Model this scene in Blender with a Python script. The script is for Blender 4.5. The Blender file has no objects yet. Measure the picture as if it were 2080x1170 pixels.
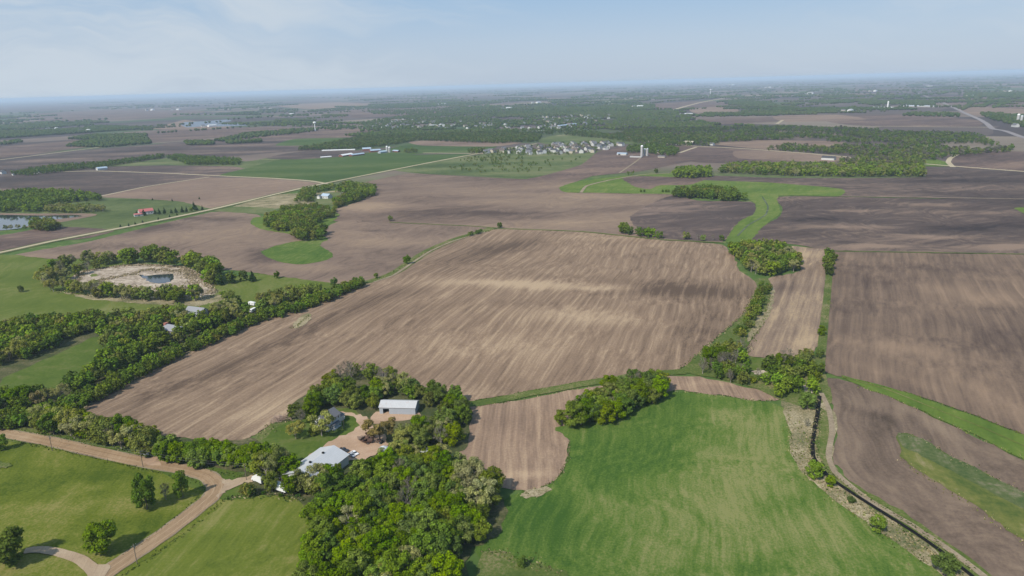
import bpy, bmesh, math, random
import numpy as np
from mathutils import Vector, Matrix, noise as mnoise
sc = bpy.context.scene
COL = sc.collection
R = math.radians
HAZE = 6e-5
# ------------------------------------------------------------------ camera
H = 170.0; F = 1405.0; HZ = 171.5
PITCH = math.atan((585-HZ)/F); ROLL = math.atan(59/2080)
cp, sp = math.cos(PITCH), math.sin(PITCH)
cr, sr = math.cos(ROLL), math.sin(ROLL)
fw = np.array([0, cp, -sp]); up0 = np.array([0, sp, cp]); rt0 = np.array([1.0, 0, 0])
rt = rt0*cr - up0*sr; up = up0*cr + rt0*sr
cam_d = bpy.data.cameras.new("camera"); cam = bpy.data.objects.new("camera", cam_d); COL.objects.link(cam)
cam_d.sensor_width = 36; cam_d.lens = F/2080*36; cam_d.clip_start = 1; cam_d.clip_end = 200000
m = Matrix.Identity(4)
for i in range(3):
    m[i][0] = rt[i]; m[i][1] = up[i]; m[i][2] = -fw[i]
m[2][3] = H
cam.matrix_world = m
sc.camera = cam

# ------------------------------------------------------------------ terrain
def hgt(x, y):
    x = np.asarray(x, float); y = np.asarray(y, float)
    d = np.hypot(x, y)
    t = np.clip((1500-d)/600, 0, 1); t = t*t*(3-2*t)
    h = 3.6*np.sin(x/105+.6)*np.cos(y/118+.9) + 2.2*np.sin((x*.8+y)/83+2.1) + .8*np.sin((x-.7*y)/41)
    for (cx, cy, r) in FLAT:
        h = h*(1-np.exp(-(((x-cx)**2+(y-cy)**2)/r**2)**2))
    return h*t
FLAT = []
def ray(px, py):
    return fw + (px-1040)/F*rt - (py-585)/F*up
def at(px, py):
    d = ray(px, py); d[2] = min(d[2], -.0028)
    z = 0.0
    for _ in range(12):
        t = (H-z)/-d[2]; z = .5*z+.5*float(hgt(d[0]*t, d[1]*t))
    t = (H-z)/-d[2]
    return (d[0]*t, d[1]*t)
c = at(330, 566); FLAT.append((c[0], c[1], 95.))
c = at(60, 448); FLAT.append((c[0], c[1], 160.))
def azi(vpx):                       # heading of rows that meet at this point of the horizon
    d = ray(vpx, HZ - (vpx-1040)*59/2080)
    return math.atan2(d[1], d[0])

# ------------------------------------------------------------------ sun, sky, exposure
SUN_AZ = math.atan2(at(283, 1097)[1]-at(220, 1125)[1], at(283, 1097)[0]-at(220, 1125)[0])   # heading the shadows take
SUN_EL = R(46)
sd = bpy.data.lights.new("sun", 'SUN'); sd.energy = 5.0; sd.angle = R(.5); sd.color = (1, .945, .86)
so = bpy.data.objects.new("sun", sd); COL.objects.link(so)
ldir = Vector((math.cos(SUN_AZ)*math.cos(SUN_EL), math.sin(SUN_AZ)*math.cos(SUN_EL), -math.sin(SUN_EL)))
so.rotation_euler = ldir.to_track_quat('-Z', 'Y').to_euler(); so.location = (0, 0, 400)
w = bpy.data.worlds.new("World"); sc.world = w; w.use_nodes = True
class NT:
    """small node-tree helper"""
    def __init__(s, t): s.t = t; s.n = t.nodes; s.l = t.links
    def put(s, inp, v):
        if isinstance(v, bpy.types.NodeSocket): s.l.new(v, inp)
        elif v is not None:
            try: inp.default_value = v
            except Exception: inp.default_value = (v[0], v[1], v[2], 1)
    def math(s, op, a, b=None, c=None, clamp=False):
        n = s.n.new('ShaderNodeMath'); n.operation = op; n.use_clamp = clamp
        for i, v in enumerate((a, b, c)):
            if v is not None: s.put(n.inputs[i], v)
        return n.outputs[0]
    def vmath(s, op, a, b=None, out=0):
        n = s.n.new('ShaderNodeVectorMath'); n.operation = op
        s.put(n.inputs[0], a)
        if b is not None:
            if op == 'SCALE': s.put(n.inputs['Scale'], b)
            else: s.put(n.inputs[1], b)
        return n.outputs[out]
    def noise(s, vec, scale, detail=3, rough=.55, out='Fac'):
        n = s.n.new('ShaderNodeTexNoise'); s.put(n.inputs['Vector'], vec)
        n.inputs['Scale'].default_value = scale; n.inputs['Detail'].default_value = detail; n.inputs['Roughness'].default_value = rough
        return n.outputs[out]
    def mapping(s, vec, rot=0, scale=(1, 1, 1), loc=(0, 0, 0)):
        if rot:
            r = s.n.new('ShaderNodeMapping'); s.put(r.inputs[0], vec); r.inputs['Rotation'].default_value = (0, 0, rot); vec = r.outputs[0]
        a = s.n.new('ShaderNodeMapping'); s.put(a.inputs[0], vec)
        a.inputs['Scale'].default_value = scale; a.inputs['Location'].default_value = loc
        return a.outputs[0]
    def mix(s, f, a, b, mode='MIX'):
        n = s.n.new('ShaderNodeMix'); n.data_type = 'RGBA'; n.blend_type = mode
        s.put(n.inputs[0], f); s.put(n.inputs[6], a if isinstance(a, bpy.types.NodeSocket) else (*a[:3], 1)); s.put(n.inputs[7], b if isinstance(b, bpy.types.NodeSocket) else (*b[:3], 1))
        return n.outputs[2]
    def ramp(s, f, stops, interp='LINEAR'):
        n = s.n.new('ShaderNodeValToRGB'); s.put(n.inputs[0], f); e = n.color_ramp; e.interpolation = interp
        while len(e.elements) < len(stops): e.elements.new(.5)
        for q, (p, cc) in zip(e.elements, stops):
            q.position = p; q.color = (*cc[:3], 1) if hasattr(cc, '__len__') else (cc, cc, cc, 1)
        return n.outputs[0]
    def smooth(s, v, a, b):
        n = s.n.new('ShaderNodeMapRange'); n.interpolation_type = 'SMOOTHSTEP'; s.put(n.inputs[0], v)
        n.inputs[1].default_value = a; n.inputs[2].default_value = b
        return n.outputs[0]
T = NT(w.node_tree); T.n.clear()
sky = T.n.new('ShaderNodeTexSky'); sky.sky_type = 'NISHITA'; sky.sun_disc = False
sky.sun_elevation = SUN_EL; sky.sun_rotation = math.atan2(-math.cos(SUN_AZ), -math.sin(SUN_AZ))
sky.altitude = 200; sky.air_density = 1.0; sky.dust_density = 1.3; sky.ozone_density = 1.3
tc = T.n.new('ShaderNodeTexCoord'); g = tc.outputs['Generated']
sx = T.n.new('ShaderNodeSeparateXYZ'); T.l.new(g, sx.inputs[0])
grad = T.ramp(T.math('MULTIPLY', sx.outputs[2], 4, None, True), [(0, (.52, .62, .765)), (.22, (.47, .59, .76)), (.46, (.35, .525, .75)), (1, (.22, .40, .66))])
skc = T.mix(.80, sky.outputs[0], T.vmath('SCALE', grad, 10))
# thin cirrus: a veil in the west that breaks up into wisps towards the east
den = T.math('ADD', T.math('ABSOLUTE', sx.outputs[1]), .3)
cb = T.n.new('ShaderNodeCombineXYZ'); T.l.new(T.math('DIVIDE', sx.outputs[0], den), cb.inputs[0]); T.l.new(T.math('DIVIDE', sx.outputs[2], den), cb.inputs[1]); T.l.new(sx.outputs[1], cb.inputs[2])
wq = T.vmath('ADD', cb.outputs[0], T.vmath('SCALE', T.noise(cb.outputs[0], 5, 3, .6, 'Color'), .10))
n1 = T.noise(T.mapping(wq, .10, (2.2, 17, .2), (.35, .6, 0)), 1.0, 6, .60)
n2 = T.noise(T.mapping(wq, .16, (5, 60, .2), (4.2, 1.2, 0)), 1.0, 4, .6)
left = T.smooth(sx.outputs[0], .12, -.42)
low = T.smooth(sx.outputs[2], .10, .0)
cm = T.smooth(T.math('ADD', T.math('ADD', n1, T.math('MULTIPLY', T.math('SUBTRACT', n2, .5), .35)), T.math('MULTIPLY', left, .24)), .50, .82)
cm = T.math('MULTIPLY', cm, T.math('ADD', T.math('MULTIPLY', left, .55), .42), None, True)
skc = T.mix(cm, skc, (5.75, 6.55, 7.4))
bg = T.n.new('ShaderNodeBackground'); T.l.new(skc, bg.inputs[0]); bg.inputs[1].default_value = .10
wo = T.n.new('ShaderNodeOutputWorld'); T.l.new(bg.outputs[0], wo.inputs[0])
sc.view_settings.view_transform = 'Standard'; sc.view_settings.look = 'None'
sc.view_settings.exposure = 0.0; sc.view_settings.gamma = 1
sc.cycles.volume_bounces = 1; sc.cycles.max_bounces = 5; sc.cycles.diffuse_bounces = 2; sc.cycles.transparent_max_bounces = 6

# ------------------------------------------------------------------ materials
def new_mat(name):
    m = bpy.data.materials.new(name); m.use_nodes = True
    t = NT(m.node_tree); b = t.n['Principled BSDF']; b.inputs['Specular IOR Level'].default_value = .15; b.inputs['Roughness'].default_value = .9
    return m, t, b
def plain(name, col, rough=.6, var=.12, scale=.8, metal=0, spec=.3):
    m, t, b = new_mat(name); tc = t.n.new('ShaderNodeTexCoord')
    n = t.noise(tc.outputs['Object'], scale, 4, .6)
    cc = t.mix(n, [v*(1-var) for v in col], [v*(1+var) for v in col]); t.l.new(cc, b.inputs['Base Color'])
    b.inputs['Roughness'].default_value = rough; b.inputs['Metallic'].default_value = metal; b.inputs['Specular IOR Level'].default_value = spec
    return m
def spot_nodes(t, vec, sp):
    """soft elliptical patch of lighter or darker ground, centre and half-axes as ground points; returns 0..1"""
    px, py, dx, dy = sp[:4]; tilt = sp[5] if len(sp) > 5 else 0
    c = np.array(at(px, py)); a = np.array(at(px+dx, py+tilt*dx)) - c
    b = (np.array(at(px, py+dy)) - np.array(at(px, py-dy)))/2
    M = np.linalg.inv(np.array([a, b]).T)
    p = t.math('ADD', t.vmath('DOT_PRODUCT', vec, (M[0][0], M[0][1], 0), 1), -float(M[0]@c))
    q = t.math('ADD', t.vmath('DOT_PRODUCT', vec, (M[1][0], M[1][1], 0), 1), -float(M[1]@c))
    d2 = t.math('ADD', t.math('MULTIPLY', p, p), t.math('MULTIPLY', q, q))
    return t.math('POWER', 2.718, t.math('MULTIPLY', d2, -1.3))
def ground(name, cols, vpx=1500, spots=(), wts=(.42, .22, .16, .12), big=95, rows=6.0, fine=2.0, contrast=1.5, aniso=.35, bias=0, bump=.15, rowlen=160, warp=1, lines=0, band=17):
    """cols: dark, middle, light.  wts: big patches, broad bands, narrow rows, fine grain"""
    m, t, b = new_mat(name); tc = t.n.new('ShaderNodeTexCoord'); v = tc.outputs['Object']
    wv = t.vmath('ADD', v, t.vmath('SCALE', t.vmath('SUBTRACT', t.noise(v, 1/130, 2, .5, 'Color'), (.5, .5, .5)), 34*warp))
    wv2 = t.vmath('ADD', v, t.vmath('SCALE', t.vmath('SUBTRACT', t.noise(v, 1/45, 3, .6, 'Color'), (.5, .5, .5)), 26))
    a = azi(vpx)
    n_big = t.noise(t.mapping(wv2, 0, (aniso, 1, 1)), 1/big, 4, .55)
    n_band = t.noise(t.mapping(wv, -a, (1/(rowlen*1.6), 1/band, 1)), 1, 3, .6)
    n_row = t.noise(t.mapping(wv, -a, (1/rowlen, 1/rows, 1)), 1, 4, .7)
    n_fine = t.noise(v, 1/fine, 3, .65)
    s = 0
    tot = sum(wts)
    for n, k in zip((n_big, n_band, n_row, n_fine), wts):
        term = t.math('MULTIPLY', t.math('SUBTRACT', n, .5), k*contrast/tot*2)
        s = term if isinstance(s, int) else t.math('ADD', s, term)
    s = t.math('ADD', s, .5+bias)
    if lines:
        u = t.vmath('DOT_PRODUCT', wv, (-math.sin(a), math.cos(a), 0), 1)
        sn = t.math('SINE', t.math('MULTIPLY', u, 6.283/lines))
        s = t.math('ADD', s, t.math('MULTIPLY', t.math('MULTIPLY', t.smooth(sn, .2, 1.0), t.math('SUBTRACT', n_row, .2)), .20))
    for spx in spots:
        s = t.math('ADD', s, t.math('MULTIPLY', spot_nodes(t, wv2, spx), spx[4]))
    cc = t.ramp(s, [(.12, cols[0]), (.5, cols[1]), (.88, cols[2])]); t.l.new(cc, b.inputs['Base Color'])
    bp = t.n.new('ShaderNodeBump'); bp.inputs['Strength'].default_value = bump; bp.inputs['Distance'].default_value = .5
    t.l.new(t.math('ADD', n_row, t.math('MULTIPLY', n_fine, .6)), bp.inputs['Height']); t.l.new(bp.outputs[0], b.inputs['Normal'])
    b.inputs['Specular IOR Level'].default_value = .05
    return m
def water(name, col, rough=.06, spec=.6):
    m, t, b = new_mat(name); tc = t.n.new('ShaderNodeTexCoord')
    b.inputs['Base Color'].default_value = (*col, 1); b.inputs['Roughness'].default_value = rough; b.inputs['Specular IOR Level'].default_value = spec
    bp = t.n.new('ShaderNodeBump'); bp.inputs['Strength'].default_value = .06; bp.inputs['Distance'].default_value = .2
    t.l.new(t.noise(tc.outputs['Object'], .9, 3, .6), bp.inputs['Height']); t.l.new(bp.outputs[0], b.inputs['Normal'])
    return m

# ------------------------------------------------------------------ sheets draped on the ground
GRID = 25.0; SHEETS = 0
def smooth_poly(pts, closed=True, step=1):
    n = len(pts); out = []
    for i in range(n if closed else n-1):
        p0 = pts[(i-1) % n] if closed else pts[max(i-1, 0)]; p1 = pts[i]; p2 = pts[(i+1) % n]
        p3 = pts[(i+2) % n] if closed else pts[min(i+2, n-1)]
        k = 4
        for j in range(k):
            u = j/k; q = []
            for d in (0, 1):
                a, b, c_, d_ = p0[d], p1[d], p2[d], p3[d]
                q.append(.5*((2*b)+(-a+c_)*u+(2*a-5*b+4*c_-d_)*u*u+(-a+3*b-3*c_+d_)*u**3)*1.0)
            # tone the overshoot down by blending with the straight line
            q = [.55*q[d]+.45*(p1[d]*(1-u)+p2[d]*u) for d in (0, 1)]
            out.append(tuple(q))
    if not closed: out.append(pts[-1])
    return out
def drape(name, bm, mat, layer):
    xs = [v.co.x for v in bm.verts]; ys = [v.co.y for v in bm.verts]
    for ax, (lo, hi) in enumerate(((min(xs), max(xs)), (min(ys), max(ys)))):
        lo = max(lo, -1500); hi = min(hi, 1500)
        k = math.ceil(lo/GRID)
        while k*GRID < hi:
            co = [0, 0, 0]; co[ax] = k*GRID; no = [0, 0, 0]; no[ax] = 1
            bmesh.ops.bisect_plane(bm, geom=bm.verts[:]+bm.edges[:]+bm.faces[:], dist=1e-4, plane_co=co, plane_no=no)
            k += 1
    bmesh.ops.triangulate(bm, faces=bm.faces[:])
    global SHEETS
    SHEETS += 1
    if not len(bm.faces): print('EMPTY SHEET', name, SHEETS)
    for v in bm.verts: v.co.z = float(hgt(v.co.x, v.co.y)) + .06 + .07*layer + .0004*SHEETS
    bm.normal_update()
    for f in bm.faces:
        if f.normal.z < 0: f.normal_flip()
        f.smooth = True
    me = bpy.data.meshes.new(name); bm.to_mesh(me); bm.free(); me.materials.append(mat)
    o = bpy.data.objects.new(name, me); COL.objects.link(o); o['kind'] = 'structure'
    return o
JR = random.Random(5)
def sheet(name, pts, mat, layer, smooth=True, rough=2.2):
    if smooth: pts = smooth_poly(pts)
    P = [at(*p) for p in pts]
    Q = []
    for i in range(len(P)):
        a = P[i]; b = P[(i+1) % len(P)]; L = math.dist(a, b)
        dd = math.hypot(*a); n = max(1, min(20, int(L/4))) if dd < 1400 else 1
        for j in range(n):
            u = j/n; x = a[0]*(1-u)+b[0]*u; y = a[1]*(1-u)+b[1]*u
            if rough and dd < 1400:
                x += JR.uniform(-.5, .5)*rough; y += JR.uniform(-.5, .5)*rough
            Q.append((x, y))
    bm = bmesh.new()
    vs = [bm.verts.new((x, y, 0)) for x, y in Q]
    es = [bm.edges.new((vs[i], vs[(i+1) % len(vs)])) for i in range(len(vs))]
    bmesh.ops.triangle_fill(bm, use_beauty=True, use_dissolve=False, edges=es)
    return drape(name, bm, mat, layer)
def ribbon(name, pts, width, mat, layer, world=False, w2=None, smooth=True, off=0):
    if smooth: pts = smooth_poly(pts, False)
    P = [Vector(p if world else at(*p)) for p in pts]
    bm = bmesh.new(); L = []; Rr = []
    for i, p in enumerate(P):
        d = (P[min(i+1, len(P)-1)]-P[max(i-1, 0)]).normalized(); nrm = Vector((-d.y, d.x))
        ww = width if w2 is None else width+(w2-width)*i/(len(P)-1)
        j = JR.uniform(-.04, .04)*ww; p = p+nrm*off
        L.append(bm.verts.new((*(p+nrm*(ww/2+j)), 0))); Rr.append(bm.verts.new((*(p-nrm*(ww/2-j)), 0)))
    for i in range(len(P)-1):
        bm.faces.new((L[i], Rr[i], Rr[i+1], L[i+1]))
    return drape(name, bm, mat, layer)
def inpoly(x, y, P):
    c = False; j = len(P)-1
    for i in range(len(P)):
        if (P[i][1] > y) != (P[j][1] > y) and x < (P[j][0]-P[i][0])*(y-P[i][1])/(P[j][1]-P[i][1])+P[i][0]: c = not c
        j = i
    return c
# ------------------------------------------------------------------ the setting: ground and fields
TAN = (.245, .185, .130); BRN = (.165, .125, .098); DRK = (.068, .053, .047); LTN = (.33, .26, .18)
GRN = (.055, .105, .022); DGR = (.025, .072, .016); YGR = (.13, .17, .035); STR = (.30, .25, .15)
def base_ground():
    m, t, b = new_mat('farmland'); tc = t.n.new('ShaderNodeTexCoord'); v = tc.outputs['Object']
    a = azi(2300)
    wv = t.vmath('ADD', v, t.vmath('SCALE', t.vmath('SUBTRACT', t.noise(v, 1/1500, 2, .5, 'Color'), (.5, .5, .5)), 500))
    rv = t.mapping(wv, -a, (1, 1, 1)); s = t.n.new('ShaderNodeSeparateXYZ'); t.l.new(rv, s.inputs[0])
    row = t.math('FLOOR', t.math('DIVIDE', s.outputs[1], 330))
    wn = t.n.new('ShaderNodeTexWhiteNoise'); wn.noise_dimensions = '1D'; t.l.new(row, wn.inputs['W'])
    colm = t.math('FLOOR', t.math('DIVIDE', t.math('ADD', s.outputs[0], t.math('MULTIPLY', wn.outputs[0], 900)), 560))
    cb = t.n.new('ShaderNodeCombineXYZ'); t.l.new(row, cb.inputs[0]); t.l.new(colm, cb.inputs[1])
    w2 = t.n.new('ShaderNodeTexWhiteNoise'); w2.noise_dimensions = '2D'; t.l.new(cb.outputs[0], w2.inputs['Vector'])
    c = t.ramp(w2.outputs[0], [(0, (.065, .052, .050)), (.30, (.105, .083, .074)), (.52, (.17, .13, .105)), (.66, (.12, .096, .084)), (.80, (.065, .095, .038)), (.90, (.21, .17, .13)), (.95, (.05, .085, .03))], 'CONSTANT')
    n = t.noise(t.mapping(wv, .4, (.5, 1, 1)), 1/180, 4, .6)
    c = t.mix(t.smooth(n, .3, .75), c, t.mix(.5, c, (.07, .055, .045)))
    # close to the camera the open ground between the fields is rough grass
    d = t.vmath('LENGTH', v, None, 1)
    n2 = t.noise(v, 1/14, 5, .65); gcol = t.ramp(n2, [(.3, (.045, .09, .02)), (.55, (.08, .125, .032)), (.75, (.19, .18, .085))])
    c = t.mix(t.smooth(d, 1250, 1500), gcol, c)
    t.l.new(c, b.inputs['Base Color']); b.inputs['Specular IOR Level'].default_value = .05
    return m
def build_ground():
    cs = [-70000, -30000, -12000, -6000, -3000] + list(np.arange(-1500, 1501, GRID)) + [3000, 6000, 12000, 30000, 70000]
    n = len(cs); X, Y = np.meshgrid(cs, cs, indexing='ij'); Z = hgt(X, Y)
    co = np.stack([X, Y, Z], -1).reshape(-1, 3)
    idx = np.arange(n*n).reshape(n, n)
    q = np.stack([idx[:-1, :-1], idx[1:, :-1], idx[1:, 1:], idx[:-1, 1:]], -1).reshape(-1, 4)
    me = bpy.data.meshes.new('ground'); me.from_pydata(co.tolist(), [], q.tolist()); me.materials.append(base_ground())
    me.polygons.foreach_set('use_smooth', [True]*len(q))
    o = bpy.data.objects.new('ground', me); COL.objects.link(o); o['kind'] = 'structure'
build_ground()

# soils and grasses ------------------------------------------------
soil_main = ground('soil_main', [(0.094, 0.064, 0.045), (0.218, 0.151, 0.102), (0.367, 0.271, 0.176)], 1545, [
    (1060, 578, 200, 10, .44, .05), (1150, 640, 150, 22, .30, 0), (1010, 700, 190, 30, .14, 0), (1240, 655, 90, 14, .16, 0), (1240, 585, 60, 7, .3, 0), (1180, 480, 150, 9, .16, 0), (520, 840, 160, 26, .20, -.3), (930, 800, 70, 22, .14, 0),
    (1380, 590, 180, 20, -.42, .05), (1010, 508, 140, 17, -.30, -.25), (520, 720, 290, 17, -.26, -.45), (800, 600, 160, 9, -.14, -.1), (1420, 680, 70, 40, -.12, 0), (1080, 618, 70, 8, -.12, 0), (1440, 640, 80, 40, -.14, 0), (700, 640, 90, 9, -.10, -.4), (1255, 520, 110, 10, -.10, 0)],
    wts=(.20, .22, .56, .26), rows=3.0, big=90, contrast=1.15, rowlen=120, fine=1.3, warp=.42, lines=9, band=9, bias=-.05)
soil_low = ground('soil_low', [(0.110, 0.077, 0.057), (0.237, 0.162, 0.112), (0.374, 0.270, 0.176)], 1090, [(1080, 970, 60, 10, .3), (1040, 850, 50, 30, -.15), (1450, 780, 70, 8, .15)], wts=(.2, .35, .5, .25), rows=2.6, contrast=1.2, rowlen=120, fine=1.2, warp=.3, lines=8, band=7)
soil_strip = ground('soil_strip', [(0.110, 0.078, 0.060), (0.209, 0.149, 0.105), (0.352, 0.258, 0.160)], 1790, [(1600, 585, 50, 14, -.3), (1640, 690, 25, 30, .25), (1640, 520, 50, 10, .25), (1580, 640, 40, 20, .12)], wts=(.2, .3, .45, .2), rows=3.6, contrast=1.5, rowlen=220, fine=1.5, warp=.25, lines=12, band=10)
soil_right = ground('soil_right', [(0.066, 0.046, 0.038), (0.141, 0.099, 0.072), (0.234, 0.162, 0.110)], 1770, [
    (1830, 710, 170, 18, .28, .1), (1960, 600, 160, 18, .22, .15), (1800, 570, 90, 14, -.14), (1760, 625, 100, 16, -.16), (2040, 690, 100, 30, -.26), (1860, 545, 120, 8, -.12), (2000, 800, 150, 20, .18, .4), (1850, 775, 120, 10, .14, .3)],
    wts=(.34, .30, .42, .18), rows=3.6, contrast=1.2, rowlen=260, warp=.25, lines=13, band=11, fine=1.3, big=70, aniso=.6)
soil_wet = ground('soil_wet', [(0.061, 0.045, 0.034), (0.139, 0.100, 0.074), (0.213, 0.156, 0.109)], 1500, [(1780, 850, 90, 12, -.25, .4), (1730, 920, 30, 50, .2), (1960, 1080, 120, 25, .12, .6), (1900, 870, 120, 14, .2, .5), (1790, 880, 30, 28, -.22)], wts=(.3, .35, .3, .2), rows=4, contrast=1.3, fine=1.3, rowlen=120, big=60)
soil_mid = ground('soil_mid', [(0.080, 0.057, 0.047), (0.174, 0.123, 0.092), (0.262, 0.187, 0.126)], 2500, [
    (1000, 358, 170, 8, -.3), (860, 412, 70, 5, -.25), (1010, 432, 110, 4, -.32), (960, 395, 200, 6, .14), (1200, 400, 110, 6, .2), (1240, 450, 90, 7, -.12), (1100, 345, 100, 5, -.2), (750, 420, 60, 15, .22), (1080, 450, 200, 5, .18), (860, 375, 80, 6, .1), (1180, 372, 50, 5, .2)],
    wts=(.5, .2, .15, .12), rows=6, big=110, contrast=1.35, aniso=.3)
soil_left = ground('soil_left', [(0.089, 0.063, 0.051), (0.183, 0.130, 0.097), (0.262, 0.187, 0.126)], 1700, [
    (320, 462, 60, 8, -.4, -.2), (430, 445, 90, 5, -.35), (590, 480, 60, 5, -.25), (535, 520, 40, 18, -.4), (470, 500, 90, 9, .12), (640, 545, 90, 12, .2), (700, 470, 90, 14, .16), (820, 495, 110, 10, .08), (240, 500, 90, 8, -.12), (760, 468, 50, 4, -.3)],
    wts=(.4, .25, .2, .14), rows=5, big=85, contrast=1.3)
soil_dark = ground('soil_dark', [(0.046, 0.036, 0.034), (0.089, 0.066, 0.058), (0.215, 0.152, 0.116)], 4000, wts=(.6, .22, .1, .1), big=120, rows=9, contrast=1.6, aniso=.28, bias=-.04)
soil_dark_east = ground('soil_dark_east', [(0.038, 0.029, 0.028), (0.091, 0.067, 0.057), (0.215, 0.152, 0.111)], 4500, [(1860, 415, 110, 4, .36), (1740, 428, 90, 4, .3), (1990, 432, 90, 4, .15), (1730, 462, 110, 6, .28), (1900, 482, 130, 5, .34), (1790, 501, 70, 4, .4), (2060, 500, 90, 6, .35), (1650, 445, 90, 6, -.3), (1930, 462, 120, 6, -.25), (2000, 370, 180, 6, -.3), (1620, 373, 60, 3, .35)], wts=(.5, .3, .12, .1), big=120, rows=9, contrast=1.4, aniso=.25)
soil_plum = ground('soil_plum', [(0.061, 0.044, 0.039), (0.116, 0.080, 0.067), (0.213, 0.147, 0.107)], 3200, wts=(.5, .3, .2, .1), big=100, rows=8, contrast=1.5, aniso=.35)
soil_tan = ground('soil_tan', [(0.124, 0.086, 0.067), (0.192, 0.135, 0.101), (0.260, 0.186, 0.129)], 3000, wts=(.5, .3, .2, .1), big=110, rows=8, contrast=1.3, aniso=.35)
grass_crop = ground('grass_crop', [(.035, .080, .012), (.080, .128, .022), (.180, .185, .066)], 1390, [
    (1330, 900, 170, 60, -.12), (1130, 1060, 110, 80, -.22), (1200, 940, 90, 50, -.14), (1480, 1000, 140, 120, .34), (1490, 850, 90, 25, .30), (1560, 920, 60, 60, .22), (1640, 1100, 110, 70, .30), (1430, 920, 60, 40, .12), (1560, 1020, 50, 16, -.22), (1590, 1120, 40, 14, -.2), (1350, 1150, 110, 40, .14), (1600, 840, 30, 15, .12)],
    wts=(.30, .25, .42, .40), rows=2.8, rowlen=50, lines=7, contrast=1.6, big=45, aniso=.8, fine=.9, bump=.25, bias=-.05)
grass_meadow = ground('grass_meadow', [(.054, .082, .008), (.108, .130, .016), (.215, .192, .062)], 900, [(270, 960, 90, 26, -.15), (130, 990, 60, 30, .16), (90, 1030, 60, 12, .2), (420, 1090, 90, 50, .14), (560, 1050, 60, 40, .1)], wts=(.55, .2, .16, .34), rows=3, big=30, contrast=1.75, aniso=.5, fine=1.0, bump=.3)
grass_mown = ground('grass_mown', [(.064, .092, .012), (.112, .136, .020), (.205, .190, .065)], 1250, wts=(.35, .35, .40, .3), rows=2.4, rowlen=70, big=32, contrast=1.5, warp=.8, fine=1.0, band=8)
grass_pasture = ground('grass_pasture', [(.056, .088, .013), (.094, .122, .022), (.175, .172, .064)], 900, [(60, 560, 80, 18, -.2), (240, 630, 60, 9, .28), (60, 620, 90, 10, -.2)], wts=(.4, .3, .1, .2), rows=4, big=60, contrast=1.1, aniso=.35)
grass_far = ground('grass_far', [(.048, .072, .022), (.095, .120, .042), (.16, .16, .075)], 900, wts=(.6, .2, .1, .15), rows=6, big=80, contrast=1.5, aniso=.35)
grass_green = ground('grass_green', [(.034, .064, .014), (.054, .090, .020), (.095, .12, .04)], 4000, wts=(.6, .3, .1, .1), rows=8, big=120, contrast=1.2, aniso=.3)
grass_waterway = ground('grass_waterway', [(.052, .095, .016), (.098, .145, .026), (.18, .19, .06)], 1700, wts=(.4, .3, .3, .2), rows=5, big=50, contrast=1.2)
verge = ground('verge', [(.045, .075, .016), (.085, .112, .026), (.21, .175, .09)], 1600, wts=(.4, .2, .1, .4), big=18, contrast=1.5, fine=1.2)
straw = ground('straw', [(.065, .085, .03), (.21, .175, .10), (.38, .32, .21)], 1600, wts=(.45, .2, .1, .45), big=12, contrast=1.7, fine=1.0)
weedy = ground('weedy', [(.055, .085, .02), (.125, .132, .035), (.24, .20, .11)], 1560, [(1900, 920, 60, 14, -.35, .5), (2010, 1010, 90, 16, -.3, .6), (1880, 945, 40, 8, .1, .5)], wts=(.3, .4, .3, .25), big=40, rows=3, contrast=1.3)
weed_green = ground('weed_green', [(.040, .072, .02), (.085, .105, .04), (.19, .165, .11)], 1560, wts=(.4, .3, .3, .4), big=25, rows=3, contrast=1.6)
marsh = ground('marsh', [(.17, .135, .10), (.34, .275, .21), (.47, .40, .32)], 900, wts=(.4, .1, .1, .6), big=11, contrast=2.1, fine=3.2)
gravel = ground('gravel', [(.21, .140, .080), (.30, .205, .122), (.40, .295, .19)], 900, wts=(.3, .3, .4, .2), big=20, rows=1.2, rowlen=60, contrast=1.2, fine=.6, bump=.1)
gravel_worn = ground('gravel_worn', [(.25, .165, .10), (.34, .24, .15), (.42, .31, .20)], 900, contrast=1.4, big=12, fine=.7)
gravel_dark = ground('gravel_dark', [(.19, .12, .07), (.27, .18, .107), (.35, .25, .16)], 900, contrast=1.4, big=12, fine=.7)
gravel_yard = ground('gravel_yard', [(.24, .155, .10), (.36, .245, .165), (.46, .34, .245)], 900, wts=(.5, .1, .1, .3), big=14, contrast=1.1, fine=.7)
gravel_pale = ground('gravel_pale', [(.30, .24, .16), (.38, .32, .215), (.46, .39, .28)], 900, wts=(.4, .2, .1, .3), big=30, contrast=1)
gravel_tan = ground('gravel_tan', [(.25, .18, .12), (.35, .265, .18), (.42, .34, .24)], 900, wts=(.3, .4, .3, .3), rows=.8, rowlen=20, big=9, contrast=1.3, fine=.6)
asphalt = ground('asphalt', [(.17, .15, .145), (.23, .205, .20), (.28, .25, .235)], 900, wts=(.4, .2, .1, .3), big=30, contrast=1)
track = ground('track', [(.15, .115, .08), (.24, .19, .13), (.34, .28, .19)], 900, wts=(.4, .2, .1, .4), big=10, contrast=1.2, fine=1)
lawn = ground('lawn', [(.044, .074, .012), (.074, .110, .018), (.14, .14, .05)], 900, wts=(.4, .2, .1, .3), big=12, contrast=1.2)
rough_floor = ground('rough_floor', [(.03, .05, .016), (.07, .075, .03), (.15, .125, .07)], 900, wts=(.4, .2, .1, .4), big=9, contrast=1.5, fine=1.2)
W_pond = water('pond_water', (.02, .028, .04), .05); W_lake = water('lake_water', (.10, .125, .16), .45); W_creek = water('creek_water', (.010, .009, .008), .5, .05)

S = sheet
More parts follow.
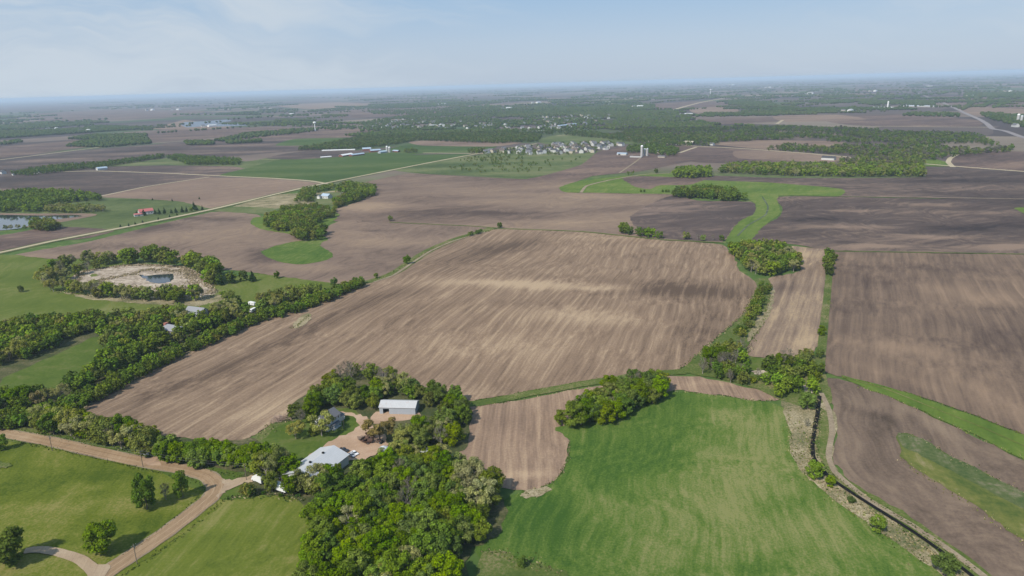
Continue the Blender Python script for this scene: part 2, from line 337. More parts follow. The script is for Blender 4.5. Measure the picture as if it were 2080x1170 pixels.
# --- far ground, upper third of the view
S('plowed_field', [(-200, 332), (0, 330), (200, 304), (400, 288), (640, 281), (760, 288), (700, 302), (560, 310), (440, 320), (330, 316), (150, 338), (60, 348), (-200, 362)], soil_dark, 1)
S('plowed_field', [(-300, 322), (0, 320), (200, 296), (380, 284), (375, 276), (320, 268), (150, 285), (0, 298), (-300, 316)], soil_plum, 1)
S('plowed_field', [(330, 262), (520, 258), (700, 262), (860, 268), (700, 280), (520, 282), (380, 285), (310, 272)], soil_plum, 1)
S('green_field', [(600, 282), (740, 280), (780, 288), (700, 294), (560, 296)], grass_green, 2)
S('plowed_field', [(-200, 372), (20, 358), (140, 347), (230, 349), (440, 359), (300, 378), (205, 400), (110, 396), (-200, 402)], soil_dark, 2)
S('plowed_field', [(210, 350), (230, 337), (330, 336), (480, 337), (510, 342), (450, 358), (330, 353)], soil_dark, 2)
S('grass_field', [(210, 338), (330, 322), (370, 318), (500, 328), (560, 318), (640, 322), (520, 345), (470, 338), (330, 336)], grass_far, 3)
S('green_field', [(445, 357), (500, 342), (600, 318), (730, 316), (940, 313), (950, 316), (830, 340), (740, 357), (668, 372), (640, 368), (560, 362)], grass_green, 3)
S('plowed_field', [(580, 312), (640, 306), (730, 306), (700, 318), (600, 324), (540, 322)], soil_dark, 4)
S('grass_field', [(700, 320), (790, 302), (860, 288), (930, 292), (1010, 298), (960, 312), (860, 312), (760, 322)], grass_green, 4)
S('plowed_field', [(850, 286), (980, 285), (1060, 290), (1000, 298), (860, 296), (830, 290)], soil_tan, 5)
S('grass_field', [(800, 346), (870, 332), (950, 318), (1040, 306), (1170, 312), (1230, 305), (1200, 322), (1185, 340), (1150, 352), (1090, 362), (960, 357), (870, 354)], grass_far, 3)
S('grass_field', [(1090, 284), (1150, 272), (1280, 280), (1300, 292), (1200, 294), (1110, 293)], grass_far, 3)
S('plowed_field', [(200, 399), (300, 380), (425, 361), (560, 364), (640, 371), (654, 376), (560, 396), (430, 424), (370, 410), (290, 404)], soil_tan, 2)
S('plowed_field', [(1180, 335), (1215, 308), (1260, 300), (1300, 296), (1420, 297), (1500, 300), (1640, 312), (1760, 324), (1700, 330), (1500, 330), (1420, 326), (1370, 334), (1300, 348), (1200, 358), (1130, 366), (1060, 366), (1100, 358)], soil_plum, 4)
S('plowed_field', [(1330, 302), (1410, 297), (1560, 304), (1690, 320), (1560, 332), (1420, 330), (1330, 316)], soil_plum, 5)
S('plowed_field', [(1490, 308), (1560, 306), (1700, 318), (1790, 328), (1690, 332), (1600, 326), (1500, 322)], soil_tan, 6)
S('plowed_field', [(1440, 292), (1530, 285), (1700, 287), (1720, 294), (1640, 302), (1560, 304)], soil_tan, 4)
S('plowed_field', [(1930, 320), (1990, 308), (2080, 308), (2300, 312), (2300, 352), (2080, 348), (1960, 342), (1932, 334)], soil_plum, 4)
S('plowed_field', [(1700, 235), (1860, 232), (1990, 245), (1985, 258), (1860, 258), (1740, 255), (1680, 247)], soil_plum, 2)
S('plowed_field', [(1900, 205), (1960, 222), (2080, 228), (2300, 235), (2300, 215), (2080, 205), (1980, 196), (1890, 196)], soil_plum, 2)
S('plowed_field', [(1960, 232), (2080, 240), (2300, 250), (2300, 225), (2080, 222), (1950, 215)], soil_tan, 3)
S('plowed_field', [(1320, 213), (1420, 205), (1500, 208), (1440, 218), (1340, 222)], soil_plum, 3)
S('plowed_field', [(1400, 222), (1480, 215), (1500, 226), (1420, 232)], soil_tan, 3)
S('plowed_field', [(1420, 243), (1590, 237), (1610, 246), (1450, 252)], soil_plum, 3)
S('plowed_field', [(1570, 236), (1700, 233), (1760, 243), (1600, 248)], soil_tan, 4)
S('plowed_field', [(700, 224), (880, 220), (960, 226), (800, 236), (690, 240)], soil_plum, 3)
S('plowed_field', [(560, 215), (680, 208), (760, 212), (640, 222)], soil_tan, 3)
S('plowed_field', [(60, 232), (260, 222), (420, 226), (330, 240), (90, 246)], soil_plum, 3)
S('plowed_field', [(0, 215), (160, 212), (300, 213), (100, 224), (-60, 226)], soil_dark, 3)
S('grass_field', [(1860, 328), (1890, 322), (1925, 330), (1930, 338), (1880, 338)], grass_waterway, 5)
# --- middle distance
S('plowed_field', [(690, 382), (760, 366), (830, 353), (940, 358), (1080, 364), (1150, 350), (1220, 350), (1180, 366), (1138, 380), (1150, 391), (1260, 393), (1362, 395), (1420, 410), (1520, 412), (1534, 424), (1528, 440), (1490, 462), (1468, 492), (1380, 490), (1340, 487), (1260, 479), (1180, 471), (1080, 468), (1010, 464), (960, 460), (850, 455), (700, 452), (640, 440), (680, 425), (740, 405), (700, 395)], soil_mid, 3)
S('plowed_field', [(1366, 397), (1420, 408), (1525, 410), (1537, 424), (1528, 440), (1490, 460), (1468, 490), (1385, 488), (1340, 482), (1290, 460), (1280, 440), (1320, 415)], soil_dark, 4)
S('plowed_field', [(30, 518), (180, 491), (430, 431), (520, 436), (530, 442), (508, 455), (560, 468), (640, 470), (700, 446), (790, 452), (960, 460), (1000, 463), (985, 470), (930, 486), (870, 507), (830, 532), (790, 556), (760, 568), (700, 577), (640, 573), (560, 562), (510, 553), (440, 546), (350, 522), (250, 521), (130, 527)], soil_left, 3)
S('green_field', [(530, 512), (560, 500), (600, 491), (640, 488), (656, 490), (650, 500), (672, 512), (678, 520), (660, 530), (610, 538), (575, 534), (545, 524)], grass_crop, 5)
S('grass_verge', [(508, 452), (518, 442), (560, 440), (640, 420), (690, 436), (650, 470), (668, 488), (640, 492), (590, 476), (530, 466)], grass_waterway, 4)
S('plowed_field', [(-200, 480), (0, 478), (90, 462), (160, 462), (235, 468), (180, 484), (90, 492), (0, 510), (-200, 540)], soil_plum, 3)
S('grass_field', [(130, 404), (200, 402), (290, 405), (370, 411), (425, 426), (330, 447), (240, 467), (160, 462), (90, 462), (60, 445), (100, 425)], grass_far, 2)
S('dry_grass', [(460, 425), (560, 396), (640, 392), (720, 384), (740, 404), (640, 418), (560, 424)], straw, 4)
S('lawn', [(640, 396), (700, 390), (735, 392), (720, 408), (690, 420), (640, 414)], grass_far, 6)
S('grass_field', [(435, 429), (480, 420), (560, 424), (560, 436)], grass_far, 5)
S('plowed_field', [(1440, 357), (1560, 361), (1700, 362), (1880, 360), (1870, 342), (2080, 350), (2300, 355), (2300, 408), (1900, 403), (1704, 398), (1710, 386), (1600, 381), (1430, 368)], soil_dark_east, 4)
S('grass_waterway', [(1136, 381), (1170, 370), (1270, 357), (1340, 352), (1440, 358), (1425, 366), (1560, 371), (1710, 384), (1704, 399), (1582, 398), (1586, 430), (1575, 442), (1548, 462), (1520, 494), (1474, 492), (1500, 452), (1530, 436), (1536, 424), (1524, 408), (1370, 396), (1260, 393), (1150, 391)], grass_waterway, 5)
S('plowed_field', [(1264, 363), (1300, 358), (1360, 360), (1440, 360), (1430, 366), (1400, 376), (1340, 377), (1320, 385), (1290, 380)], soil_plum, 6)
S('plowed_field', [(1580, 400), (1700, 400), (1900, 404), (2300, 410), (2300, 522), (2080, 516), (1900, 513), (1690, 509), (1620, 498), (1560, 491), (1518, 494), (1546, 463), (1583, 440), (1590, 425)], soil_dark_east, 4)
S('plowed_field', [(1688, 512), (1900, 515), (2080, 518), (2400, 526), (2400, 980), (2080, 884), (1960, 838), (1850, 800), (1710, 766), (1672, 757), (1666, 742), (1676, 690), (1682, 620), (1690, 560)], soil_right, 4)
S('grass_field', [(2060, 424), (2090, 422), (2160, 430), (2100, 440)], grass_waterway, 6)
# --- the main field and its neighbours
S('plowed_field', [(150, 838), (240, 790), (330, 739), (420, 699), (520, 655), (600, 632), (680, 600), (740, 578), (790, 562), (830, 535), (870, 512), (920, 491), (985, 472), (1010, 466), (1080, 467), (1180, 471), (1260, 479), (1340, 488), (1420, 493), (1468, 498), (1490, 520), (1503, 550), (1532, 570), (1537, 596), (1512, 638), (1482, 664), (1450, 692), (1420, 722), (1383, 752), (1300, 759), (1200, 773), (1100, 791), (1020, 806), (962, 815), (900, 810), (800, 800), (640, 840), (560, 858), (520, 884), (490, 893), (430, 897), (380, 890), (300, 884), (220, 870)], soil_main, 4)
S('plowed_field', [(930, 833), (1050, 815), (1150, 795), (1250, 780), (1340, 766), (1400, 764), (1480, 778), (1550, 796), (1582, 812), (1540, 816), (1480, 806), (1400, 797), (1370, 795), (1300, 840), (1200, 870), (1140, 874), (1154, 895), (1150, 935), (1132, 970), (1105, 990), (1060, 996), (1000, 988), (930, 930)], soil_low, 3)
S('plowed_field', [(1590, 500), (1640, 503), (1680, 508), (1687, 520), (1678, 560), (1674, 610), (1668, 660), (1660, 708), (1640, 722), (1560, 729), (1517, 722), (1521, 700), (1548, 655), (1562, 620), (1568, 585), (1560, 566), (1600, 558), (1628, 548), (1600, 520)], soil_strip, 4)
S('green_field', [(1366, 797), (1400, 798), (1480, 808), (1560, 818), (1600, 835), (1606, 870), (1612, 920), (1640, 965), (1665, 990), (1730, 1040), (1800, 1090), (1890, 1150), (2000, 1240), (1500, 1330), (1150, 1280), (1150, 1170), (1060, 1158), (960, 1125), (980, 1050), (1030, 1010), (1105, 991), (1135, 970), (1154, 935), (1156, 895), (1128, 874), (1150, 862), (1210, 850), (1280, 820), (1330, 800)], grass_crop, 4)
S('plowed_field', [(1676, 772), (1712, 772), (1800, 803), (1900, 850), (2000, 898), (2080, 936), (2400, 1060), (2400, 1500), (2200, 1330), (2060, 1200), (1990, 1160), (1920, 1108), (1840, 1058), (1760, 1005), (1706, 955), (1692, 930), (1697, 870), (1690, 830)], soil_wet, 3)
S('grass_strip', [(1706, 764), (1760, 776), (1850, 802), (1960, 840), (2080, 886), (2400, 985), (2400, 1062), (2080, 934), (2000, 896), (1900, 848), (1800, 805), (1745, 785)], grass_waterway, 5)
S('weedy_strip', [(1826, 880), (1870, 893), (1950, 938), (2080, 1003), (2400, 1130), (2400, 1260), (2090, 1104), (2020, 1056), (1930, 997), (1862, 956), (1830, 930)], weedy, 5)
S('weedy_strip', [(1826, 880), (1870, 893), (1950, 938), (2080, 1003), (2400, 1130), (2400, 1170), (2080, 1035), (1980, 985), (1890, 935), (1832, 908)], weed_green, 6)
ribbon('track', [(1712, 768), (1800, 792), (1900, 832), (2000, 872), (2080, 908)], .8, weedy, 7)
# rough ground round the ditch and the wooded corner
S('dry_grass', [(1585, 812), (1640, 820), (1680, 820), (1700, 860), (1692, 930), (1706, 960), (1770, 1012), (1850, 1062), (1930, 1115), (2010, 1180), (1960, 1210), (1900, 1160), (1800, 1092), (1730, 1042), (1660, 990), (1632, 962), (1606, 920), (1604, 870)], straw, 5)
S('grass_verge', [(1668, 830), (1690, 850), (1686, 900), (1684, 940), (1740, 990), (1830, 1040), (1920, 1100), (2040, 1190), (1990, 1190), (1900, 1120), (1830, 1070), (1750, 1018), (1690, 975), (1664, 940), (1658, 900), (1662, 860)], verge, 6)
ribbon('track', [(1668, 800), (1684, 835), (1690, 880), (1683, 925), (1695, 960), (1760, 1015), (1850, 1068), (1940, 1128), (2020, 1190)], 2.6, track, 8)
S('grass_verge', [(1383, 752), (1450, 695), (1510, 640), (1537, 590), (1532, 568), (1560, 566), (1566, 600), (1556, 640), (1520, 700), (1518, 724), (1560, 731), (1650, 724), (1670, 745), (1678, 770), (1690, 820), (1640, 830), (1590, 815), (1540, 792), (1480, 775), (1410, 762)], verge, 5)
S('lawn', [(1496, 738), (1520, 728), (1556, 731), (1562, 748), (1530, 755), (1500, 752)], lawn, 6)
S('dry_grass', [(1525, 755), (1560, 754), (1572, 764), (1550, 768)], marsh, 6)
S('dry_grass', [(1610, 776), (1632, 780), (1652, 800), (1630, 796)], marsh, 6)
S('dry_grass', [(1540, 640), (1556, 632), (1568, 590), (1574, 588), (1566, 636), (1524, 694), (1518, 690)], straw, 6)
ribbon('grass_verge', [(962, 822), (1020, 812), (1100, 796), (1200, 778), (1300, 763), (1390, 756)], 7, verge, 6)
ribbon('grass_verge', [(1686, 512), (1684, 560), (1678, 620), (1671, 690), (1665, 745), (1672, 790)], 5.5, verge, 7)
ribbon('grass_verge', [(1010, 465), (1080, 467), (1180, 471), (1260, 479), (1340, 487), (1470, 494)], 4, verge, 7)
ribbon('grass_verge', [(790, 452), (850, 455), (960, 460), (1010, 464)], 3, verge, 7)
ribbon('grass_verge', [(700, 584), (760, 570), (800, 556), (836, 532), (872, 509), (922, 488), (1000, 464)], 12, verge, 5)
ribbon('track', [(760, 574), (800, 560), (840, 533), (876, 510), (922, 490), (985, 472)], 3, track, 8)
ribbon('grass_verge', [(1690, 511), (1900, 514), (2080, 517), (2300, 522)], 3, verge, 7)
ribbon('track', [(160, 836), (240, 791), (330, 740), (420, 700), (520, 656), (600, 633), (680, 602)], 1.6, straw, 8)
S('dry_grass', [(594, 664), (606, 648), (622, 638), (634, 642), (626, 654), (606, 668)], straw, 7)
S('grass_verge', [(1062, 1002), (1105, 990), (1120, 994), (1092, 1012), (1064, 1014)], straw, 7)
S('dry_grass', [(975, 1128), (1010, 1120), (1060, 1140), (1150, 1165), (1160, 1230), (960, 1230)], verge, 7)
# --- left side
S('grass_field', [(-400, 540), (0, 518), (60, 522), (130, 529), (250, 523), (300, 540), (360, 560), (500, 560), (520, 556), (600, 566), (700, 580), (640, 600), (560, 625), (420, 640), (290, 640), (230, 660), (0, 690), (-400, 720)], grass_pasture, 3)
S('marsh', [(142, 566), (170, 550), (240, 540), (300, 537), (370, 541), (405, 556), (425, 575), (440, 596), (410, 604), (360, 602), (300, 600), (200, 594), (150, 582)], marsh, 5)
S('dry_grass', [(120, 592), (160, 598), (300, 604), (440, 598), (470, 606), (400, 622), (300, 618), (180, 608)], straw, 4)
S('pond', [(281, 559), (300, 561), (330, 558), (351, 558), (354, 565), (345, 574), (322, 577), (303, 574), (294, 567)], W_pond, 6)
S('meadow', [(5, 786), (60, 760), (120, 735), (190, 700), (215, 715), (170, 745), (120, 765), (60, 785), (15, 792)], lawn, 4)
S('lake', [(-200, 438), (0, 437), (90, 438.5), (150, 437), (165, 440), (112, 446), (84, 452), (52, 461), (20, 467), (-200, 481)], W_pond, 5)
S('dry_shore', [(-200, 433.5), (60, 434), (185, 434), (195, 438), (150, 447), (110, 454), (60, 461), (-200, 492)], soil_tan, 4)
S('lake', [(366, 252), (378, 248), (420, 246), (462, 243), (470, 246), (440, 251), (500, 252), (500, 255), (450, 257), (420, 256), (380, 259)], W_lake, 4)
S('dry_shore', [(310, 262), (360, 247), (380, 244), (470, 257), (430, 262)], soil_tan, 3)
# --- foreground grass, road and yard
S('grass_field', [(-300, 880), (0, 876), (200, 912), (430, 955), (470, 1010), (380, 1080), (240, 1180), (-100, 1400), (-500, 1200)], grass_meadow, 3)
S('mown_field', [(455, 1015), (500, 1012), (560, 1005), (630, 1020), (640, 1100), (620, 1250), (200, 1400), (180, 1220), (300, 1140)], grass_mown, 3)
S('grass_verge', [(-200, 860), (0, 862), (100, 880), (300, 920), (420, 945), (500, 966), (560, 985), (520, 1010), (450, 1016), (300, 950), (100, 905), (-200, 880)], lawn, 4)
ROAD = [(-320, 850), (-160, 862), (0, 880), (100, 898), (200, 921), (300, 942), (380, 956), (422, 969), (440, 988), (432, 1008), (398, 1038), (340, 1082), (270, 1129), (205, 1174), (120, 1240), (20, 1320)]
ribbon('road_shoulder', ROAD, 8.6, track, 6)
ribbon('gravel_road', ROAD, 7.4, gravel, 7)
for off_ in (-2.3, -.7, .9, 2.4): ribbon('wheel_track', ROAD, .45, gravel_dark if off_ in (-2.3, .9) else gravel_worn, 8, off=off_)
S('driveway', [(452, 974), (456, 978), (492, 972), (520, 966), (560, 960), (562, 968), (520, 976), (490, 986), (462, 1000), (442, 1012), (452, 994)], gravel_tan, 8)
S('driveway', [(292, 934), (304, 930), (322, 926), (328, 930), (318, 938), (330, 948), (292, 944)], gravel_yard, 8)
ribbon('driveway', [(50, 1122), (80, 1118), (120, 1124), (160, 1138), (190, 1160), (200, 1186)], 3.6, gravel_tan, 8, w2=5)
S('driveway', [(150, 1136), (190, 1146), (226, 1150), (205, 1176), (185, 1190), (178, 1162)], gravel_tan, 9)
S('driveway', [(-60, 934), (0, 938), (22, 944), (24, 950), (0, 952), (-60, 945)], verge, 8)
S('rough_ground', [(520, 884), (560, 858), (600, 862), (640, 880), (620, 905), (590, 925), (560, 930), (530, 905)], verge, 5)
S('farmyard_grass', [(530, 905), (560, 870), (640, 840), (700, 830), (740, 845), (765, 870), (720, 900), (640, 925), (600, 945), (560, 950)], lawn, 6)
S('woodland_floor', [(575, 858), (600, 815), (650, 785), (690, 762), (740, 752), (800, 768), (870, 795), (940, 815), (958, 840), (950, 905), (925, 935), (960, 970), (1015, 1000), (1030, 1040), (1010, 1090), (950, 1130), (940, 1280), (590, 1280), (610, 1130), (640, 1050), (590, 1010), (500, 1000), (500, 960), (590, 950), (620, 935), (700, 945), (760, 935), (740, 870), (700, 835), (620, 850)], rough_floor, 5)
S('farmyard_gravel', [(600, 945), (640, 920), (668, 900), (700, 885), (728, 866), (722, 852), (688, 842), (690, 836), (720, 842), (745, 848), (760, 870), (775, 880), (790, 900), (770, 920), (740, 935), (700, 940), (650, 985), (600, 968)], gravel_yard, 7)
S('farmyard_gravel', [(765, 838), (850, 838), (850, 852), (790, 858), (750, 862)], gravel_yard, 7)
S('woodland_floor', [(150, 842), (330, 742), (520, 658), (690, 602), (745, 580), (730, 572), (640, 596), (560, 620), (400, 640), (290, 648), (200, 668), (0, 690), (-300, 720), (-300, 880), (0, 872), (200, 905), (330, 925), (490, 960), (560, 948), (520, 890), (400, 895), (300, 886), (200, 868)], rough_floor, 2)
S('meadow', [(-10, 792), (10, 768), (60, 745), (120, 718), (190, 686), (214, 690), (222, 712), (200, 748), (140, 785), (60, 806), (10, 812)], lawn, 5)
# roads in the distance
ribbon('verge', [(-300, 572), (0, 514), (100, 492), (250, 463), (430, 426), (560, 395), (650, 375), (800, 345), (940, 318), (1090, 292)], 17, grass_far, 6)
ribbon('road', [(-300, 572), (0, 514), (100, 492), (250, 463), (430, 426), (560, 395), (650, 375), (800, 345), (940, 318), (1030, 303), (1090, 292)], 7.5, gravel_pale, 9)
ribbon('road', [(30, 352), (140, 349), (200, 348), (330, 352), (450, 358), (560, 363), (630, 368), (664, 374)], 8, gravel_pale, 8, smooth=True)
ribbon('road', [(205, 399), (300, 379), (425, 360)], 6, gravel_pale, 7)
ribbon('road', [(-300, 356), (0, 325), (200, 300), (380, 286), (440, 281)], 12, gravel_pale, 8)
ribbon('road', [(860, 311), (950, 312), (990, 312)], 10, gravel_pale, 8)
ribbon('road', [(1340, 291), (1410, 297), (1520, 303), (1640, 312), (1760, 323), (1830, 330), (1950, 339), (2080, 349), (2300, 362)], 10, gravel_pale, 8)
ribbon('road', [(1380, 311), (1400, 304), (1415, 299)], 8, gravel_pale, 8)
ribbon('road', [(1936, 340), (1926, 330), (1930, 322), (1945, 314), (1960, 308)], 9, gravel_pale, 8)
ribbon('road', [(1704, 399), (1850, 401), (2080, 405)], 3.5, track, 8)
ribbon('highway', [(2320, 345), (2150, 300), (2080, 280), (2040, 266), (2016, 262), (2005, 252), (1990, 243), (1960, 230), (1925, 213), (1890, 199), (1855, 186)], 16, asphalt, 9)
ribbon('road', [(1630, 256), (1780, 257), (1900, 258), (2020, 259)], 12, gravel_pale, 8)
ribbon('road', [(1130, 276), (1200, 272), (1290, 284), (1350, 291)], 12, gravel_pale, 8)
ribbon('road', [(1364, 224), (1420, 209), (1480, 198)], 22, gravel_pale, 8)
ribbon('road', [(1220, 216), (1260, 208), (1345, 197)], 16, gravel_pale, 8)
ribbon('road', [(1578, 252), (1590, 244)], 12, gravel_pale, 8)
ribbon('track', [(1180, 392), (1192, 378), (1240, 366), (1300, 356), (1360, 352)], 5, track, 9)
ribbon('track', [(1190, 392), (1280, 394), (1364, 395)], 3, straw, 9)
ribbon('drain', [(1498, 480), (1520, 458), (1545, 444), (1556, 436), (1560, 420), (1548, 400)], 2, ground('drain_mat', [(.03, .05, .03), (.07, .09, .06), (.2, .2, .15)], 1600, contrast=1.5), 8, w2=2)
ribbon('track', [(1258, 352), (1290, 330), (1300, 322)], 4, track, 9)
ribbon('creek', [(1664, 806), (1661, 840), (1655, 872), (1650, 905), (1652, 930), (1668, 955), (1695, 980), (1740, 1010), (1790, 1042), (1850, 1080), (1905, 1118), (1970, 1170), (2060, 1245)], 2.2, W_creek, 9, w2=1.5)
# ------------------------------------------------------------------ foliage
def leaf_mat(name, col, tint=False, var=.27, isl=.70):
    m, t, b = new_mat(name); t.n.remove(b)
    tc = t.n.new('ShaderNodeTexCoord'); oi = t.n.new('ShaderNodeObjectInfo'); geo = t.n.new('ShaderNodeNewGeometry')
    if tint:
        at_ = t.n.new('ShaderNodeAttribute'); at_.attribute_name = 'tint'; base = at_.outputs['Color']
    else:
        hs = t.n.new('ShaderNodeHueSaturation'); hs.inputs['Color'].default_value = (*col, 1)
        t.l.new(t.math('ADD', .492, t.math('MULTIPLY', oi.outputs['Random'], .026)), hs.inputs['Hue'])
        t.l.new(t.math('ADD', .80, t.math('MULTIPLY', t.math('FRACT', t.math('MULTIPLY', oi.outputs['Random'], 7.3)), .38)), hs.inputs['Value'])
        t.l.new(t.math('ADD', .86, t.math('MULTIPLY', t.math('FRACT', t.math('MULTIPLY', oi.outputs['Random'], 13.7)), .4)), hs.inputs['Saturation'])
        base = hs.outputs[0]
    n = t.smooth(t.noise(tc.outputs['Object'], .7, 3, .6), .3, .7)
    f = t.math('ADD', 1-var, t.math('MULTIPLY', n, 2*var))
    cc = t.mix(1, base, t.vmath('SCALE', (1, 1, 1), f), 'MULTIPLY')
    r = t.math('ADD', 1-isl*.54, t.math('MULTIPLY', geo.outputs['Random Per Island'], isl))
    cc = t.mix(1, cc, t.vmath('SCALE', (1, 1, 1), r), 'MULTIPLY')
    d = t.n.new('ShaderNodeBsdfDiffuse'); t.l.new(cc, d.inputs[0])
    tr = t.n.new('ShaderNodeBsdfTranslucent'); t.l.new(t.mix(1, cc, (1.25, 1.25, .6), 'MULTIPLY'), tr.inputs[0])
    mx = t.n.new('ShaderNodeMixShader'); mx.inputs[0].default_value = .28
    t.l.new(d.outputs[0], mx.inputs[1]); t.l.new(tr.outputs[0], mx.inputs[2]); t.l.new(mx.outputs[0], t.n['Material Output'].inputs[0])
    return m
KC = dict(L=(.155, .218, .018), M=(.112, .165, .020), O=(.172, .198, .038), T=(.21, .175, .085), P=(.285, .280, .105), B=(.17, .155, .10), C=(.034, .064, .020), S=(.08, .135, .020))
KM = {k: leaf_mat('leaves_'+n, KC[k]) for k, n in dict(L='bright', M='mid', O='olive', P='budding', B='bare', T='tan', C='conifer', S='shrub').items()}
M_tint = leaf_mat('leaves_mixed', None, True, .25); M_tintfar = leaf_mat('leaves_distant', None, True, .12, .15)
M_bark = plain('bark', (.15, .125, .10), .9, .3, 2)
M_barkp = plain('bark_pale', (.25, .22, .185), .9, .3, 2)

def cards(rs, cen, rad, n, size, zmin=.0, up=.35, core=None):
    """leaf clumps: rhombic faces scattered over the shells of many lobes"""
    cen = np.array(cen); rad = np.array(rad); w_ = rad**2; k = rs.choice(len(cen), n, p=w_/w_.sum())
    d = rs.normal(size=(n, 3)); d /= np.linalg.norm(d, axis=1)[:, None]; d[:, 2] = d[:, 2]+.25; d /= np.linalg.norm(d, axis=1)[:, None]
    p = cen[k]+d*(rad[k]*rs.uniform(.62, 1.08, n)**1)[:, None]*np.array([1, 1, .85])
    p[:, 2] = np.maximum(p[:, 2], zmin+rs.uniform(0, .5, n))
    nm = d+rs.normal(size=(n, 3))*.38; nm[:, 2] += up; nm /= np.linalg.norm(nm, axis=1)[:, None]
    a = np.cross(nm, rs.normal(size=(n, 3))); a /= np.linalg.norm(a, axis=1)[:, None]; b = np.cross(nm, a)
    s = size*rs.uniform(.6, 1.35, n)[:, None]; a = a*s; b = b*s*rs.uniform(.5, .85, n)[:, None]; bend = nm*s*.18
    V = np.stack([p+a-bend, p+b, p-a-bend, p-b], 1).reshape(-1, 3)
    F_ = np.arange(4*n).reshape(n, 4)
    return V, F_
def lobes(rs, kind, h=12.0):
    if kind in 'LMO':
        R_ = h*.43; n = 26; cen = []; rad = []
        for i in range(n):
            th = rs.uniform(0, 6.28); ph = rs.uniform(-1.0, 1.0); q = math.sqrt(max(0, 1-ph*ph*.72))*rs.uniform(.50, .88)
            cen.append((R_*q*math.cos(th), R_*q*math.sin(th), h*.53+ph*h*.355)); rad.append(R_*rs.uniform(.20, .38))
        cen.append((0, 0, h*.55)); rad.append(R_*.6)
        return cen, rad
    if kind in 'PT':
        R_ = h*.44; cen = []; rad = []
        for i in range(24):
            th = rs.uniform(0, 6.28); ph = rs.uniform(-.6, 1.0); q = math.sqrt(max(0, 1-ph*ph*.8))*rs.uniform(.55, .9)
            cen.append((R_*q*math.cos(th), R_*q*math.sin(th), h*.60+ph*h*.28)); rad.append(R_*rs.uniform(.16, .34))
        return cen, rad
    if kind == 'S':
        cen = [(rs.uniform(-.3, .3)*h, rs.uniform(-.3, .3)*h, h*rs.uniform(.2, .6)) for _ in range(10)]; rad = [h*rs.uniform(.18, .34) for _ in cen]
        return cen, rad
    if kind == 'C':
        cen = []; rad = []
        for i in range(16):
            u = i/15; th = rs.uniform(0, 6.28); r = h*.26*(1-u)+.15; cen.append((r*.45*math.cos(th), r*.45*math.sin(th), h*(.10+.86*u))); rad.append(r*.75+.2)
        return cen, rad
    R_ = h*.36; cen = []; rad = []
    for i in range(26):
        th = rs.uniform(0, 6.28); ph = rs.uniform(-.5, 1.0); q = math.sqrt(max(0, 1-ph*ph*.8))*rs.uniform(.5, .95)
        cen.append((R_*q*math.cos(th), R_*q*math.sin(th), h*.62+ph*h*.32)); rad.append(R_*rs.uniform(.1, .24))
    return cen, rad
def tube(V, F_, a, b, ra, rb, n=5):
    a = np.array(a, float); b = np.array(b, float); d = b-a; d /= max(1e-6, np.linalg.norm(d))
    u = np.cross(d, (0.3, .9, .1)); u /= np.linalg.norm(u); v = np.cross(d, u); o = len(V)
    for (c, r) in ((a, ra), (b, rb)):
        for i in range(n):
            t = 6.2832*i/n; V.append(tuple(c+u*r*math.cos(t)+v*r*math.sin(t)))
    for i in range(n): F_.append((o+i, o+(i+1) % n, o+n+(i+1) % n, o+n+i))
def trunk(rs, kind, cen, rad, h=12.0):
    V = []; F_ = []
    r0 = h*.024 if kind != 'C' else h*.018
    top = h*(.45 if kind in 'LMOPBT' else .9 if kind == 'C' else .15)
    pts = [(0, 0, -.6)]
    for i in range(1, 5): pts.append((rs.uniform(-.03, .03)*h, rs.uniform(-.03, .03)*h, top*i/4))
    if kind == 'S': pts = [(0, 0, -.4), (0, 0, h*.15)]
    for i in range(len(pts)-1):
        tube(V, F_, pts[i], pts[i+1], r0*(1-.15*i)*(1.35 if i == 0 else 1), r0*(1-.15*(i+1)), 6)
    if kind != 'C':
        order = sorted(range(len(cen)), key=lambda i: -rad[i])[:(26 if kind in 'BP' else 8)]
        for i in order:
            c = np.array(cen[i]); k = rs.integers(max(1, len(pts)-3), len(pts)); s = np.array(pts[k]); mid = (s+c)/2+rs.uniform(-.04, .04, 3)*h; mid[2] -= .02*h
            rr = r0*.45
            tube(V, F_, s, mid, rr, rr*.65, 4); tube(V, F_, mid, c, rr*.65, rr*.25, 4)
            if kind in 'BP':
                for _ in range(6 if kind == 'B' else 2):
                    d = rs.normal(size=3); d[2] = abs(d[2])+.4; d /= np.linalg.norm(d)
                    tube(V, F_, mid*(.4)+c*.6, c+d*h*.11, rr*.3, rr*.08, 3)
    return V, F_
def mesh_of(name, V, F_, mat, smooth=False):
    me = bpy.data.meshes.new(name); me.from_pydata([tuple(v) for v in V], [], [tuple(f) for f in F_]); me.materials.append(mat)
    if smooth: me.polygons.foreach_set('use_smooth', [True]*len(me.polygons))
    return me
NHI = dict(T=3000, L=3300, M=3300, O=3000, P=2600, B=520, C=1700, S=1100)
SZ = dict(T=.34, L=.40, M=.40, O=.38, P=.30, B=.22, C=.36, S=.36)
NM = dict(T=400, L=460, M=460, O=440, P=400, B=150, C=260, S=170)
PROTO = {}; MIDP = {}; LOWP = {}
HREF = dict(T=12, L=12, M=12, O=12, P=12, B=12, C=12, S=4)
